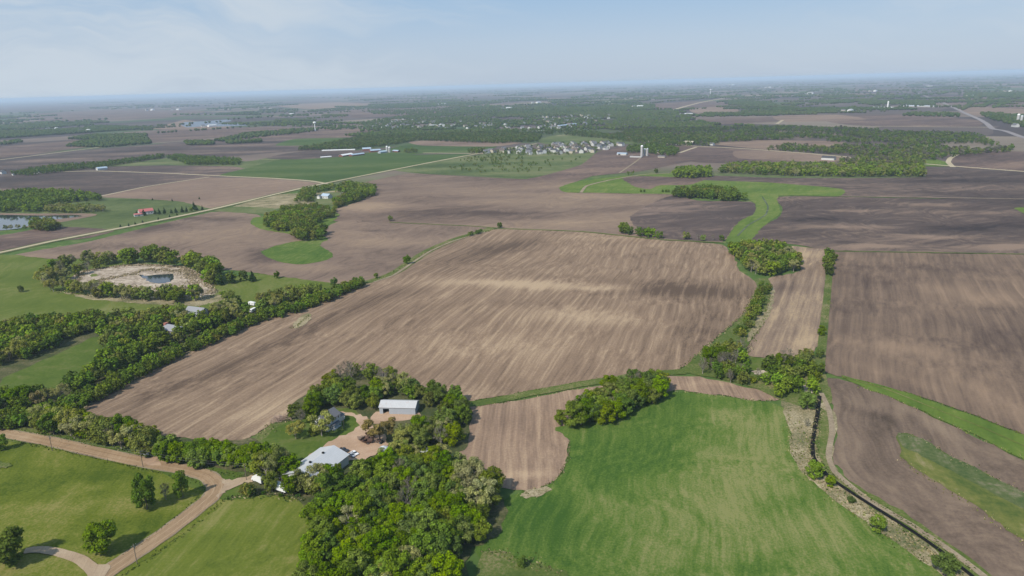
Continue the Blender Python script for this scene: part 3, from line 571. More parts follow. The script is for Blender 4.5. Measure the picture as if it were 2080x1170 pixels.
for ki, k in enumerate('LMOPBCST'):
    PROTO[k] = []; MIDP[k] = []; LOWP[k] = []
    for v in range(5 if k in 'LMP' else 3):
        rs = np.random.default_rng(100*ki+v); h = HREF[k]
        cen, rad = lobes(rs, k, h)
        if k == 'S': ncard, sz = 700, .27
        else: ncard, sz = NHI[k], SZ[k]
        V, F_ = cards(rs, cen, rad, ncard, sz, zmin=h*.12 if k != 'S' else .05)
        crown = mesh_of('crown', V, F_, KM[k])
        TV, TF = trunk(rs, k, cen, rad, h)
        PROTO[k].append((crown, mesh_of('trunk', TV, TF, M_barkp if k in 'PB' else M_bark, True)))
        V2, F2 = cards(rs, cen, np.array(rad)*.95, NM[k], .80 if k != 'S' else .55, zmin=h*.1)
        if k == 'B': V2, F2 = cards(rs, cen, rad, 150, .5, zmin=h*.1)
        MIDP[k].append((V2, F2))
        V3, F3 = cards(rs, cen, np.array(rad)*.8, 42 if k != 'S' else 20, 1.9 if k != 'S' else 1.0, zmin=.3)
        LOWP[k].append((V3, F3))
def blob(seed, sub):
    bm = bmesh.new(); bmesh.ops.create_icosphere(bm, subdivisions=sub, radius=1)
    rs = np.random.default_rng(seed)
    for v in bm.verts:
        v.co = Vector((v.co.x*5.5, v.co.y*5.5, max(v.co.z*6+5.5, -.5)))*float(rs.uniform(.72, 1.22))
    V = np.array([v.co[:] for v in bm.verts]); F_ = np.array([[v.index for v in f.verts] for f in bm.faces]); bm.free()
    return V, F_
BLOB = [blob(i, 1) for i in range(4)]; BLOBF = [blob(10+i, 1) for i in range(3)]

CLW = []
TREES = []          # every tree: x, y, height, kind, description, group, forced
TR = random.Random(11)
def pick(mix):
    t = sum(mix.values()); r = TR.uniform(0, t)
    for k, v in mix.items():
        r -= v
        if r <= 0: return k
    return k
def wood(pts, sp, hr, mix, desc, squash=1, jit=.42, gap=0, px=True, thin=0):
    P = [at(*p) for p in pts] if px else pts
    xs = [p[0] for p in P]; ys = [p[1] for p in P]
    y = min(ys); row = 0
    while y < max(ys):
        x = min(xs)+(row % 2)*sp*.5
        while x < max(xs):
            qx = x+TR.uniform(-jit, jit)*sp; qy = y+TR.uniform(-jit, jit)*sp
            if inpoly(qx, qy, P) and TR.random() >= gap and not (thin and mnoise.noise((qx/110, qy/160, 7.7)) > thin) and not any(inpoly(qx, qy, Q) for Q in CLW):
                m_ = mix
                if isinstance(mix, list):      # patches of different species
                    nv = mnoise.noise((qx/38, qy/38, 3.3)); m_ = mix[0] if nv > .02 else mix[1]
                k = pick(m_); hh = TR.uniform(*hr)*(.3 if k == 'S' else .9 if k == 'C' else 1)
                TREES.append([qx, qy, hh, k, desc])
            x += sp
        y += sp*.87; row += 1
def row(pts, sp, hr, mix, desc, w_=2):
    P = [at(*p) for p in pts]
    for a, b in zip(P[:-1], P[1:]):
        L = math.dist(a, b); n = max(1, int(L/sp))
        for i in range(n):
            u = (i+TR.uniform(.2, .8))/n; k = pick(mix)
            TREES.append([a[0]*(1-u)+b[0]*u+TR.uniform(-w_, w_), a[1]*(1-u)+b[1]*u+TR.uniform(-w_, w_), TR.uniform(*hr)*(.3 if k == 'S' else 1), k, desc])
def one(px, py, h, k, label, wide=1.0):
    x, y = at(px, py); TREES.append([x, y, h, k, None, label, wide])
BR = dict(L=6, M=3, O=1, P=.5); PL = dict(P=5, O=3, L=1); MX = dict(T=.3, L=3, M=3, O=3, P=1.5, B=.4, C=.3); OL = dict(O=5, M=3, P=2, L=1, B=.3)

CLEARINGS = [[(328, 672), (352, 666), (386, 672), (384, 686), (350, 695), (324, 690)], [(378, 634), (425, 632), (430, 648), (415, 658), (382, 655)], [(500, 612), (524, 612), (526, 652), (500, 650)], [(640, 392), (700, 392), (700, 404), (684, 412), (640, 410)]]
CLW.extend([at(*p) for p in Q] for Q in CLEARINGS)
# foreground grove
wood([(690, 985), (740, 968), (800, 955), (880, 955), (930, 975), (940, 1010), (960, 1060), (935, 1110), (925, 1180), (915, 1240), (625, 1240), (620, 1165), (630, 1110), (648, 1055), (670, 1010)], 6.8, (10, 14), dict(L=7, M=6, O=1, P=.3, B=.12), 'of the grove below the white barn')
wood([(930, 960), (985, 985), (1012, 1020), (1015, 1050), (990, 1080), (955, 1060), (935, 1010)], 7.5, (11, 14.5), dict(P=6, O=2.5), 'of the pale grove edge by the field')
wood([(955, 1062), (995, 1085), (975, 1110), (938, 1120), (930, 1105)], 7.5, (10, 13), dict(L=5, O=2), 'of the pale grove edge by the field')
wood([(770, 935), (830, 928), (900, 945), (925, 965), (860, 955), (780, 952)], 7.5, (10, 13), dict(P=5, O=3, L=2), 'of the belt behind the dense grove')
# round the farmyard
wood([(588, 862), (605, 835), (640, 805), (672, 788), (700, 775), (715, 800), (690, 830), (655, 838), (640, 858), (610, 868)], 8, (9, 13), dict(M=5, L=4, O=2, B=2), 'of the clump behind the farmhouse')
wood([(640, 798), (672, 776), (700, 764), (740, 758), (790, 772), (840, 790), (835, 800), (780, 788), (730, 775), (690, 790)], 6.5, (9, 12), dict(B=6, O=3, L=1.2, P=1), 'of the thin belt behind the farmstead')
wood([(720, 800), (770, 785), (850, 800), (930, 822), (950, 850), (940, 890), (900, 850), (850, 815), (770, 812), (735, 825)], 7.5, (9, 13), dict(L=4, M=4, O=3, P=2), 'of the belt behind the grey shed')
wood([(735, 808), (765, 812), (765, 832), (735, 842), (700, 838), (695, 818)], 8, (9, 12), dict(O=4, L=2, P=2), 'of the trees left of the shed')
wood([(790, 893), (850, 888), (866, 866), (895, 858), (938, 880), (945, 905), (925, 922), (880, 925), (850, 916), (800, 912), (782, 903)], 8, (10, 13.5), dict(P=4, O=4, L=2, B=.5), 'of the trees below the grey shed')
one(553, 1000, 11, 'O', 'olive tree in front of the gap between the box truck and the long trailer', .8); one(592, 1006, 12, 'M', 'dark green tree at the right end of the long white trailer', .8)
one(772, 896, 15, 'T', 'large tan budding tree at the right edge of the gravel farmyard', 1.25)
one(655, 887, 13.5, 'P', 'pale spreading budding tree in front of the white farmhouse', 1.15)
one(601, 892, 10.5, 'P', 'pale bare-stemmed budding tree alone on the lawn left of the farmhouse', 1.1)
one(640, 885, 7, 'O', 'small olive tree beside the pale tree in front of the farmhouse')
one(688, 978, 9, 'M', 'dark slim tree at the lower corner of the white barn roof', .7)
# trees between the road and the barn
for yy_ in (0, 9): row([(332, 930+yy_), (400, 936+yy_), (480, 944+yy_), (556, 950+yy_)], 4.6, (10, 13), dict(L=9, M=1), 'of the bright row above the road')
wood([(500, 975), (520, 962), (560, 955), (600, 958), (598, 975), (560, 984), (515, 978)], 5.6, (12, 15), dict(O=6, P=2, M=2), 'of the trees left of the white barn')
wood([(588, 990), (640, 985), (680, 998), (680, 1014), (640, 1016), (600, 1008)], 6.0, (12, 15.5), dict(O=6, P=2, M=3), 'of the trees below the white barn')
wood([(480, 1002), (540, 998), (545, 1010), (482, 1012)], 5, (5, 7), dict(M=4, O=2, S=2), 'of the bushes beside the farm drive')
wood([(550, 1005), (610, 1010), (610, 1016), (550, 1014)], 4.5, (5, 8), dict(S=5), 'of the scrub below the white trailers')
# roadside row, lower left
for yy_ in (0, 10): row([(78, 866+yy_), (150, 880+yy_), (230, 896+yy_), (308, 912+yy_)], 5.8, (12, 15), dict(O=5, P=4, M=2, B=.5), 'of the olive row above the road')
# hedge and belt along the main field
wood([(-40, 862), (60, 850), (150, 822), (240, 776), (330, 728), (420, 690), (520, 648), (600, 626), (680, 596), (735, 577), (742, 582), (690, 606), (605, 638), (525, 660), (425, 703), (335, 744), (245, 795), (155, 842), (80, 868), (-40, 882)], 5.2, (6.5, 9), dict(M=6, L=3, O=.6), 'of the dark hedge beside the big field')
wood([(-60, 850), (60, 838), (150, 805), (240, 765), (320, 717), (400, 684), (440, 670), (500, 640), (470, 628), (400, 640), (330, 660), (280, 680), (222, 716), (205, 752), (140, 795), (60, 818), (-60, 825)], 7.2, (9, 13), [dict(O=3, P=2.2, M=2, L=1, B=.3, T=.5), dict(M=5, C=2.0, L=3, O=1)], 'of the wood below the narrow meadow', gap=.04)
wood([(-80, 762), (60, 730), (130, 702), (195, 676), (215, 664), (290, 646), (230, 652), (150, 656), (60, 664), (-80, 690)], 7.2, (9, 13), [dict(L=4, O=3, P=1.2), dict(M=4, L=3, O=2)], 'of the wood above the narrow meadow', gap=.03)
wood([(205, 672), (290, 648), (400, 634), (440, 640), (470, 630), (420, 660), (340, 690), (280, 695), (225, 715), (200, 690)], 7.4, (9, 12.5), [dict(M=5, L=3, C=1.5), dict(O=4, L=3, P=1)], 'of the wood round the brick house', gap=.12)
wood([(430, 640), (480, 620), (560, 606), (640, 590), (660, 596), (600, 615), (520, 640), (450, 655)], 6.5, (8, 11), dict(O=4, M=3, P=2, C=1.5), 'of the belt right of the houses')
row([(560, 615), (620, 600), (640, 594)], 6, (6, 9), dict(C=5), 'of the short row above the hedge', 2)
one(678, 582, 9, 'M', 'round green tree at the field corner where the hedge meets the meadow'); one(722, 577, 7, 'M', 'small round tree near the far end of the dark hedge')
one(562, 566, 7.5, 'M', 'single round tree on the meadow edge right of the marsh'); one(43, 594, 6.5, 'M', 'lone small round tree on the pasture at the far left')
one(465, 608, 9, 'O', 'wide green tree on the grass beside the marsh', 1.5); one(455, 607, 7, 'L', 'small bright tree beside the wide tree by the marsh')
# ring round the marsh
PLO = dict(P=4, O=4, L=2, B=.5)
row([(92, 585), (110, 560), (140, 545), (180, 538), (240, 536)], 5.5, (12, 16), PLO, 'of the ring left of the marsh', 5)
row([(100, 592), (145, 590), (200, 604), (300, 609), (410, 608)], 5.0, (11, 15), PLO, 'of the row before the marsh', 3.5)
row([(120, 575), (160, 560), (190, 548)], 6, (11, 14), PLO, 'of the ring left of the marsh', 4)
row([(255, 536), (330, 532), (345, 536)], 4.5, (16, 20), dict(L=4, M=3, O=3), 'of the tall clump behind the marsh', 5)
row([(355, 540), (400, 540), (430, 562), (440, 580)], 5, (14, 18), dict(L=4, O=4), 'of the ring right of the marsh', 5)
row([(440, 582), (455, 580), (500, 570), (515, 568)], 5, (9, 12), dict(M=5, C=3), 'of the dark clump beyond the marsh', 6)
one(357, 616, 15, 'O', 'tall olive tree at the near right corner of the marsh', 1.1); one(398, 612, 11, 'P', 'pale thin budding tree at the right of the near marsh bank')
one(336, 612, 11, 'O', 'narrow olive tree left of the tall tree by the marsh', .8)
# lower left pasture
one(299, 1035, 16.5, 'M', 'tall dark narrow tree on the pasture inside the road bend', .72); one(372, 1012, 14, 'M', 'second slim dark tree nearest the road bend', .62)
one(338, 1016, 8, 'B', 'small bare tree between the two slim dark trees'); one(212, 1124, 13.5, 'L', 'big round green tree beside the gravel road', 1.05)
one(28, 1146, 14.5, 'M', 'wide round tree at the pale driveway, lower left', 1.15); one(5, 914, 8, 'M', 'low round tree at the left edge by the upper road')
# copse between the two fields
wood([(1128, 868), (1160, 845), (1200, 825), (1260, 795), (1330, 778), (1358, 795), (1340, 815), (1280, 840), (1240, 862), (1190, 872)], 5.8, (10, 14), dict(L=4, M=4, O=2, B=2), 'of the copse above the green field')
one(1140, 864, 9, 'O', 'olive tree at the left tip of the copse beside the green field')
# wooded corner by the ditch
wood([(1415, 752), (1440, 728), (1500, 705), (1515, 715), (1510, 742), (1480, 768), (1430, 764)], 7, (8, 13), dict(M=4, O=3, B=3, L=2), 'of the clump at the field corner')
wood([(1440, 768), (1520, 752), (1545, 775), (1535, 790), (1470, 778)], 7, (6, 9), dict(M=4, O=4, B=2), 'of the thicket above the headland')
wood([(1555, 770), (1560, 745), (1600, 735), (1640, 742), (1645, 768), (1600, 778)], 7, (8, 12), dict(M=5, O=3, B=1.5), 'of the clump below the narrow strip')
wood([(1560, 802), (1575, 785), (1620, 785), (1625, 806), (1590, 812)], 6.5, (8, 10), dict(L=5, M=4), 'of the clump at the ditch head')
row([(1655, 745), (1650, 770), (1660, 805)], 7, (7, 10), dict(M=4, L=4), 'of the line beside the track', 3)
one(1640, 833, 10, 'L', 'round bright green tree where the ditch begins', 1.1); one(1653, 973, 9, 'L', 'rounded green shrub tree left of the ditch bend', 1.0)
one(1686, 990, 5.5, 'L', 'small green bush right of the ditch bend'); one(1782, 1081, 7, 'L', 'round green bush alone on the straw bank of the ditch', 1.1)
one(1728, 1022, 4, 'S', 'tiny green shrub on the straw bank above the round bush'); one(1918, 1172, 9, 'M', 'green shrub tree cut by the bottom edge beside the ditch', 1.2); one(1061, 1152, 5.0, 'M', 'tiny dark tree at the lower corner of the green field')
one(1638, 868, 5, 'B', 'small bare bush on the left bank at the top of the ditch')
wood([(1470, 772), (1545, 782), (1600, 800), (1625, 780), (1600, 765), (1560, 770), (1500, 756)], 6.5, (4, 8), dict(M=4, O=3, B=1, L=1), 'of the low thicket above the headland', gap=.25)
# line between main field and strip
wood([(1492, 680), (1510, 660), (1530, 620), (1545, 585), (1560, 575), (1562, 590), (1550, 630), (1530, 668), (1505, 690)], 6, (5, 8), dict(M=5, O=3, L=1), 'of the thicket beside the narrow strip')
wood([(1480, 518), (1500, 505), (1560, 505), (1610, 520), (1628, 535), (1620, 552), (1570, 562), (1530, 560), (1505, 545)], 8, (10, 14), dict(O=4, M=4, L=3, P=1.5), 'of the wood topping the narrow strip')
row([(1688, 524), (1684, 545), (1680, 562)], 7, (9, 12), dict(M=5), 'of the short row beside the strip', 3)
one(1667, 682, 7, 'M', 'small round tree midway down the green line beside the strip'); one(1640, 728, 7, 'O', 'olive bush at the foot of the narrow strip', 1.3); one(1663, 728, 7, 'M', 'dark bush at the foot of the green line')
row([(1385, 486), (1420, 488), (1480, 490)], 9, (6, 10), dict(O=4, B=3, M=2), 'of the sparse row behind the field', 3)
row([(1258, 474), (1290, 478), (1340, 485)], 4.5, (9, 12), dict(M=4, L=2), 'of the short row behind the field', 2); one(1266, 474, 13, 'L', 'tall round tree at the left end of the short back row', 1.1)
one(793, 449, 9, 'O', 'lone tree standing in the middle of the light brown fields'); one(826, 537, 10, 'M', 'dark tree by the track left of the big brown field'); one(1015, 464, 8, 'M', 'small tree at the top corner of the big brown field'); one(764, 566, 5.5, 'L', 'small bush beside the bend of the field track')
row([(945, 482), (975, 474), (995, 470)], 5, (5, 7), dict(M=5, S=1), 'of the low thicket by the track', 2)
# woods round the two houses left of the centre
wood([(540, 462), (540, 445), (600, 440), (660, 436), (680, 440), (650, 452), (640, 462), (600, 472), (560, 470)], 8.5, (9, 12), dict(O=4, L=4, M=3), 'of the wood above the green patch')
wood([(592, 486), (600, 470), (640, 462), (658, 475), (655, 488), (620, 492)], 8.5, (11, 15), dict(M=5, O=3), 'of the round clump on the green patch')
wood([(565, 442), (575, 425), (640, 420), (682, 430), (680, 442), (600, 446)], 9, (7, 10), dict(O=4, M=3, P=2, L=3), 'of the scrub below the blue-roofed house')
wood([(600, 412), (615, 388), (690, 380), (650, 396), (640, 412)], 9, (8, 11), dict(M=5, O=3), 'of the trees left of the blue-roofed house')
wood([(680, 392), (700, 378), (760, 382), (762, 398), (720, 412), (682, 424), (680, 412), (715, 398)], 8.5, (9, 13), dict(M=5, L=3, O=2, P=.6), 'of the wood right of the blue-roofed house')
# right-hand blocks in the middle distance
wood([(1370, 362), (1378, 350), (1440, 350), (1445, 360), (1400, 364)], 9, (13, 16), dict(L=5, M=3), 'of the compact bright block')
wood([(1366, 404), (1372, 392), (1440, 390), (1490, 396), (1518, 408), (1480, 410), (1420, 404)], 9, (12, 15), dict(M=6, O=1), 'of the dark block by the waterway')
wood([(1460, 352), (1480, 340), (1600, 338), (1760, 342), (1875, 345), (1876, 360), (1740, 360), (1600, 358)], 10, (11, 15), dict(O=4, L=3, M=3, P=1, B=1), 'of the long wood past the dark fields')
one(1332, 353, 11, 'M', 'round tree left of the compact bright block'); row([(1268, 356), (1290, 356)], 8, (8, 10), dict(M=5), 'of the clump ending the waterway', 3)
for px_ in (1302, 1309, 1346, 1353, 1358): one(px_, 391, 5, 'M', None)
# left, round the lake
wood([(-60, 432), (-60, 402), (60, 392), (130, 394), (202, 402), (205, 408), (140, 412), (100, 420), (90, 432)], 9, (10, 14), dict(M=6, L=1, C=1), 'of the dark wood behind the lake')
wood([(80, 431), (120, 422), (205, 424), (212, 431), (150, 434)], 8, (8, 11), dict(O=5, P=2), 'of the thicket beyond the lake')
wood([(62, 468), (70, 458), (115, 458), (120, 466), (100, 470)], 7, (10, 14), dict(L=2, O=5), 'of the clump before the lake')
row([(0, 468), (60, 466)], 9, (6, 9), dict(O=4, P=3), 'of the sparse row before the lake', 3)
row([(272, 438), (300, 437), (340, 434), (415, 428)], 7, (8, 11), dict(C=6, M=1), 'of the row by the red-roofed house', 4)
one(395, 427, 14, 'C', 'tall dark tree near the road end of the conifer row')
for a_ in ((245, 462), (262, 460), (275, 457), (290, 453), (322, 447), (345, 442), (360, 438), (170, 404), (310, 407), (350, 409), (405, 405)): one(*a_, 5, 'C', None)
# treelines towards the village
wood([(20, 356), (60, 348), (100, 342), (210, 334), (330, 318), (335, 322), (250, 334), (215, 342), (150, 347), (60, 358)], 11, (9, 13), dict(M=6, O=1), 'x')
wood([(340, 322), (365, 318), (390, 322), (490, 328), (485, 336), (380, 336), (370, 330), (350, 326)], 10, (10, 13), dict(M=5, L=1), 'x')
# far woods, built as blobs of canopy
FAR = []
def far(pts, sp=15, hr=(10, 14), mix=dict(M=5, O=3, L=1), gap=.05, thin=0):
    n0 = len(TREES); wood(pts, sp, hr, mix, 'x', gap=gap, thin=thin)
    FAR.extend(TREES[n0:]); del TREES[n0:]
far([(138, 283), (180, 276), (300, 273), (296, 280), (200, 285)], 13); far([(135, 298), (160, 290), (200, 286), (300, 282), (308, 292), (210, 300)], 13)
far([(-200, 276), (0, 268), (80, 266), (230, 258), (330, 260), (180, 270), (60, 278), (-200, 292)], 15); far([(-200, 262), (0, 256), (180, 248), (190, 254), (60, 262), (-200, 272)], 16, gap=.2)
far([(375, 290), (430, 288), (438, 294), (380, 296)], 13); far([(455, 290), (530, 286), (532, 290), (470, 293)], 13); far([(0, 292), (40, 286), (45, 290), (0, 296)], 14)
far([(430, 288), (500, 272), (600, 264), (650, 262), (640, 268), (520, 280), (460, 288)], 16, gap=.3)
far([(600, 306), (690, 290), (740, 278), (850, 270), (1000, 272), (1100, 276), (1095, 288), (1010, 292), (900, 288), (850, 286), (790, 296), (720, 304), (620, 306)], 12, mix=dict(M=5, O=4))
far([(700, 276), (860, 262), (1000, 266), (1250, 270), (1440, 285), (1460, 292), (1390, 296), (1300, 292), (1240, 284), (1140, 274), (1000, 274), (850, 270), (760, 280)], 14, gap=.10, thin=.28)
far([(640, 262), (820, 236), (1000, 232), (1200, 228), (1240, 240), (1250, 262), (1100, 268), (860, 262), (740, 268)], 20, hr=(9, 12), gap=.34, thin=.22)
far([(1200, 236), (1260, 228), (1360, 226), (1400, 240), (1440, 252), (1560, 258), (1700, 262), (1860, 272), (1960, 274), (2055, 292), (1990, 300), (1840, 296), (1600, 284), (1460, 290), (1300, 272), (1230, 262)], 14, mix=dict(M=5, O=5, L=2.5, B=1.5), thin=.24)
far([(1700, 300), (1850, 300), (1990, 308), (2060, 302), (2060, 308), (1980, 316), (1930, 320), (1880, 322), (1760, 318), (1560, 306), (1600, 298), (1680, 304)], 13, mix=dict(M=4, O=4, B=2))
far([(1750, 322), (1880, 318), (1930, 322), (1880, 328), (1870, 345), (1780, 342), (1690, 334)], 13, mix=dict(M=3, O=4, B=2), gap=.2)
far([(1272, 311), (1278, 300), (1330, 296), (1380, 306), (1375, 317), (1350, 317), (1325, 314), (1290, 311)], 12, mix=dict(M=5))
far([(1320, 295), (1420, 294), (1450, 298), (1400, 298)], 14, gap=.3); far([(1985, 230), (2080, 236), (2300, 255), (2300, 325), (2150, 286), (2086, 262), (2045, 252), (2012, 243)], 15, gap=.25)
far([(1740, 212), (1900, 215), (1895, 208), (1760, 205)], 20); far([(1650, 204), (1740, 206), (1730, 210), (1640, 209)], 20); far([(1955, 198), (2090, 198), (2300, 205), (2300, 196), (2080, 188), (1960, 190)], 22)
far([(1830, 236), (1950, 238), (1945, 232), (1850, 230)], 18, gap=.2); far([(1480, 214), (1590, 218), (1560, 207), (1480, 206)], 22); far([(1500, 232), (1560, 235), (1640, 233), (1600, 227), (1510, 224)], 20, gap=.3)
far([(1160, 236), (1330, 222), (1330, 212), (1180, 218), (1080, 230)], 24, gap=.1)
far([(735, 226), (1100, 215), (1200, 218), (1120, 232), (900, 236), (760, 232)], 28, gap=.45); far([(620, 225), (800, 212), (1050, 205), (1000, 212), (780, 222)], 34, gap=.45)
far([(1000, 318), (1090, 316), (1100, 305), (990, 308)], 18, (5, 8), dict(O=5, M=3), gap=.2); far([(905, 340), (960, 335), (1010, 330), (1060, 330), (1120, 338), (1090, 350), (1000, 352), (930, 350)], 15, (4, 8), dict(O=5, M=3), gap=.55)
far([(820, 308), (850, 308), (848, 311), (825, 312)], 12, gap=.1); far([(950, 309), (985, 306), (985, 311), (955, 313)], 10)
far([(930, 322), (1000, 318), (1060, 320), (1060, 328), (940, 332)], 15, (5, 9), dict(O=5, M=3), gap=.35)
far([(1130, 340), (1180, 325), (1200, 320), (1140, 322), (1090, 330)], 24, (4, 7), dict(M=5), gap=.5)
far([(980, 314), (1000, 307), (1050, 302), (1110, 295), (1180, 292), (1240, 290), (1264, 296), (1236, 303), (1208, 311), (1150, 315), (1060, 315), (1010, 312)], 17, (6, 10), dict(M=5, O=4, L=1), gap=.30)
# random hedges, copses and creek woods out to the horizon
FR = random.Random(77)
FAREX = [[(1750, 212), (1960, 212), (1960, 236), (1750, 236)], [(1300, 215), (1420, 203), (1520, 206), (1510, 228), (1420, 234), (1340, 224)], [(1400, 243), (1590, 235), (1780, 232), (1770, 246), (1450, 254)], [(680, 224), (900, 217), (980, 226), (800, 240), (680, 243)], [(550, 216), (680, 206), (780, 212), (640, 225)], [(40, 232), (260, 220), (440, 225), (330, 243), (80, 248)], [(-20, 212), (310, 210), (100, 228), (-60, 228)]]
def farpatch(px, py):
    x, y = at(px, py); D = math.hypot(x, y)
    a = azi(2300)+FR.choice((0, 1.5708))+FR.uniform(-.15, .15)
    L = FR.uniform(80, 420)*(1+D/9000); W_ = FR.choice((10, 14, 20, 45, 90))*(1+D/12000)
    if FR.random() < .25: L, W_ = L*2.2, 12
    sp = max(15, D/260); n = int(min(160, L*W_/sp**2*1.1))+2; sc_ = sp/13
    k = FR.choice('MMMOOOL')
    for _ in range(n):
        u = FR.uniform(-.5, .5)*L; v = FR.uniform(-.5, .5)*W_*(1-abs(u/L)*.9)
        FAR.append([x+u*math.cos(a)-v*math.sin(a), y+u*math.sin(a)+v*math.cos(a), FR.uniform(9, 13)*min(1.5, (.5+.5*sc_)), k, 'x', sc_])
for _ in range(1050):
    px = FR.uniform(-80, 2160); hy = HZ-(px-1040)*59/2080; u = FR.random()
    py = hy+5+u**1.5*72
    if py > 262-(px-1040)*.012 and not (px < 600 and py < 285): continue
    if 700 < px < 1260 and py > 236: continue
    if 300 < px < 520 and 236 < py < 266: continue
    if px < 760 and FR.random() < .38: continue
    if px > 1840 and abs(py-(186+(px-1855)*.40)) < 9: continue
    if any(inpoly(px, py, Q) for Q in FAREX): continue
    farpatch(px, py)

# ------------------------------------------------------------------ turn the list into objects
KN = dict(L='leafy_tree', M='leafy_tree', O='leafy_tree', P='budding_tree', T='budding_tree', B='bare_tree', C='conifer', S='shrub')
KA = dict(L='bright green tree', M='dark green tree', O='olive green tree', P='pale budding tree', T='tan budding tree', B='thin bare tree', C='dark conifer', S='green shrub')
KCAT = dict(L='tree', M='tree', O='tree', P='budding tree', T='budding tree', B='bare tree', C='conifer', S='shrub')
FALL = dict(M='small dark tree standing in a loose line on the grass', C='small dark conifer dotted over the grass by the straight road')
def place_tree(t, i):
    x, y, h, k = t[:4]; rs = random.Random(i*7+1)
    crown, trk = PROTO[k][rs.randrange(len(PROTO[k]))]; s = h/HREF[k]; wide = t[6] if len(t) > 6 else rs.uniform(.88, 1.12)
    if wide < .85 and k == 'M': s *= 1.0
    root = bpy.data.objects.new(KN[k], None); root.empty_display_size = .5; COL.objects.link(root)
    root.location = (x, y, float(hgt(x, y))+.1); root.rotation_euler = (0, 0, rs.uniform(0, 6.28)); root.scale = (s*wide, s*wide, s*rs.uniform(.95, 1.05))
    desc = t[4]
    if desc: root['label'] = t[-1]; root['group'] = 'trees '+desc
    elif t[5]: root['label'] = t[5]
    elif 0: pass
    else: root['label'] = FALL[k]; root['group'] = FALL[k].replace('tree', 'trees')
    root['category'] = KCAT[k]
    for nm, me in (('crown', crown), ('trunk', trk)):
        o = bpy.data.objects.new(nm, me); COL.objects.link(o); o.parent = root
def merged(name, items, lod, label, cat):
    Vs = []; Fs = []; Cs = []; off = 0; rs = np.random.default_rng(3)
    groups = {}
    for t in items:
        v = rs.integers(0, 3); groups.setdefault((t[3], int(v)), []).append(t)
    for (k, v), ts in sorted(groups.items()):
        A = np.array([[t[0], t[1], t[2]] for t in ts]); wid = np.array([(t[5] if lod == 'blob' and len(t) > 5 and isinstance(t[5], float) else 1.0) for t in ts])
        D = np.hypot(A[:, 0], A[:, 1])
        V, F_ = (MIDP[k][v] if lod == 'mid' else LOWP[k][v] if lod == 'low' else BLOB[v]); V = np.asarray(V); F_ = np.asarray(F_)
        n = len(A); th = rs.uniform(0, 6.28, n); s = A[:, 2]/(HREF[k] if lod != 'blob' else 12)
        if lod != 'blob': wid = np.ones(n)
        c_, s_ = np.cos(th), np.sin(th)
        W_ = np.empty((n, len(V), 3)); sx_ = (s*rs.uniform(.9, 1.15, n))*np.where(lod == 'blob', wid/np.maximum(.6, s)*1.05, 1.0)
        W_[:, :, 0] = (V[None, :, 0]*c_[:, None]-V[None, :, 1]*s_[:, None])*sx_[:, None]+A[:, 0:1]
        W_[:, :, 1] = (V[None, :, 0]*s_[:, None]+V[None, :, 1]*c_[:, None])*sx_[:, None]+A[:, 1:2]
        W_[:, :, 2] = V[None, :, 2]*s[:, None]+hgt(A[:, 0], A[:, 1])[:, None]+.05
        Vs.append(W_.reshape(-1, 3)); Fs.append((F_[None]+(np.arange(n)*len(V))[:, None, None]+off).reshape(-1, F_.shape[1])); off += n*len(V)
        base = np.array(KC[k]); fd = np.clip((D-1300)/1500, 0, 1)[:, None] if lod != 'mid' else np.zeros((n, 1)); base = base[None]*(1-.5*fd)*(1+fd*np.array((-.12, 0, .5)))+.004*fd; am = 1 if lod == 'mid' else .5; cc = base*(1+am*rs.uniform(-.3, .25, (n, 1)))*(1+am*rs.uniform(-.12, .12, (n, 3)))  # distance puts missing self-shadow and blue haze into the leaf tint
        Cs.append(np.repeat(np.concatenate([cc, np.ones((n, 1))], 1), len(V), 0))
    # islands keep their own vertex count; quads and triangles never mix inside one object
    V = np.concatenate(Vs); F_ = np.concatenate(Fs); C_ = np.concatenate(Cs); fs = F_.shape[1]
    me = bpy.data.meshes.new(name); me.vertices.add(len(V)); me.vertices.foreach_set('co', V.astype(np.float32).ravel())
    me.loops.add(F_.size); me.loops.foreach_set('vertex_index', F_.astype(np.int32).ravel())
    me.polygons.add(len(F_)); me.polygons.foreach_set('loop_start', np.arange(0, F_.size, fs, dtype=np.int32)); me.polygons.foreach_set('loop_total', np.full(len(F_), fs, np.int32))
    at_ = me.color_attributes.new('tint', 'FLOAT_COLOR', 'POINT'); at_.data.foreach_set('color', C_.astype(np.float32).ravel())
    me.update(); me.validate(); me.materials.append(M_tint if lod == 'mid' else M_tintfar)
    o = bpy.data.objects.new(name, me); COL.objects.link(o); o['kind'] = 'stuff'; o['label'] = label; o['category'] = cat
    print(name, len(items), 'trees', len(F_), 'faces')
def visible(t):
    v = np.array([t[0], t[1], t[2]*.5-H]); z = v@fw
    if z < 5: return False
    px = 1040+F*(v@rt)/z; py = 585-F*(v@up)/z
    return -25 < px < 2105 and py < 1210
cnt = {}; rest = []
for t in TREES: t.append(None) if len(t) < 6 else 0
TREES.sort(key=lambda t: -(t[2]/math.hypot(t[0], t[1], H))-(9 if t[4] is None else 0))
LIM = dict(tree=300)
vis = [t for t in TREES if visible(t)]
PL_ = []
for i, t in enumerate(vis):
    c_ = KCAT[t[3]]
    if cnt.get(c_, 0) < LIM.get(c_, 295) and (t[4] != 'x') and math.hypot(t[0], t[1]) < 1500:
        PL_.append((i, t)); cnt[c_] = cnt.get(c_, 0)+1
    else: rest.append(t)
def project(x, y, z):
    v = np.array([x, y, z-H]); q = v@fw; return 1040+F*(v@rt)/q, 585-F*(v@up)/q
REG = {}
for i, t in PL_:
    if t[4]: REG.setdefault(t[4], []).append((i, t, *project(t[0], t[1], t[2]*.5)))
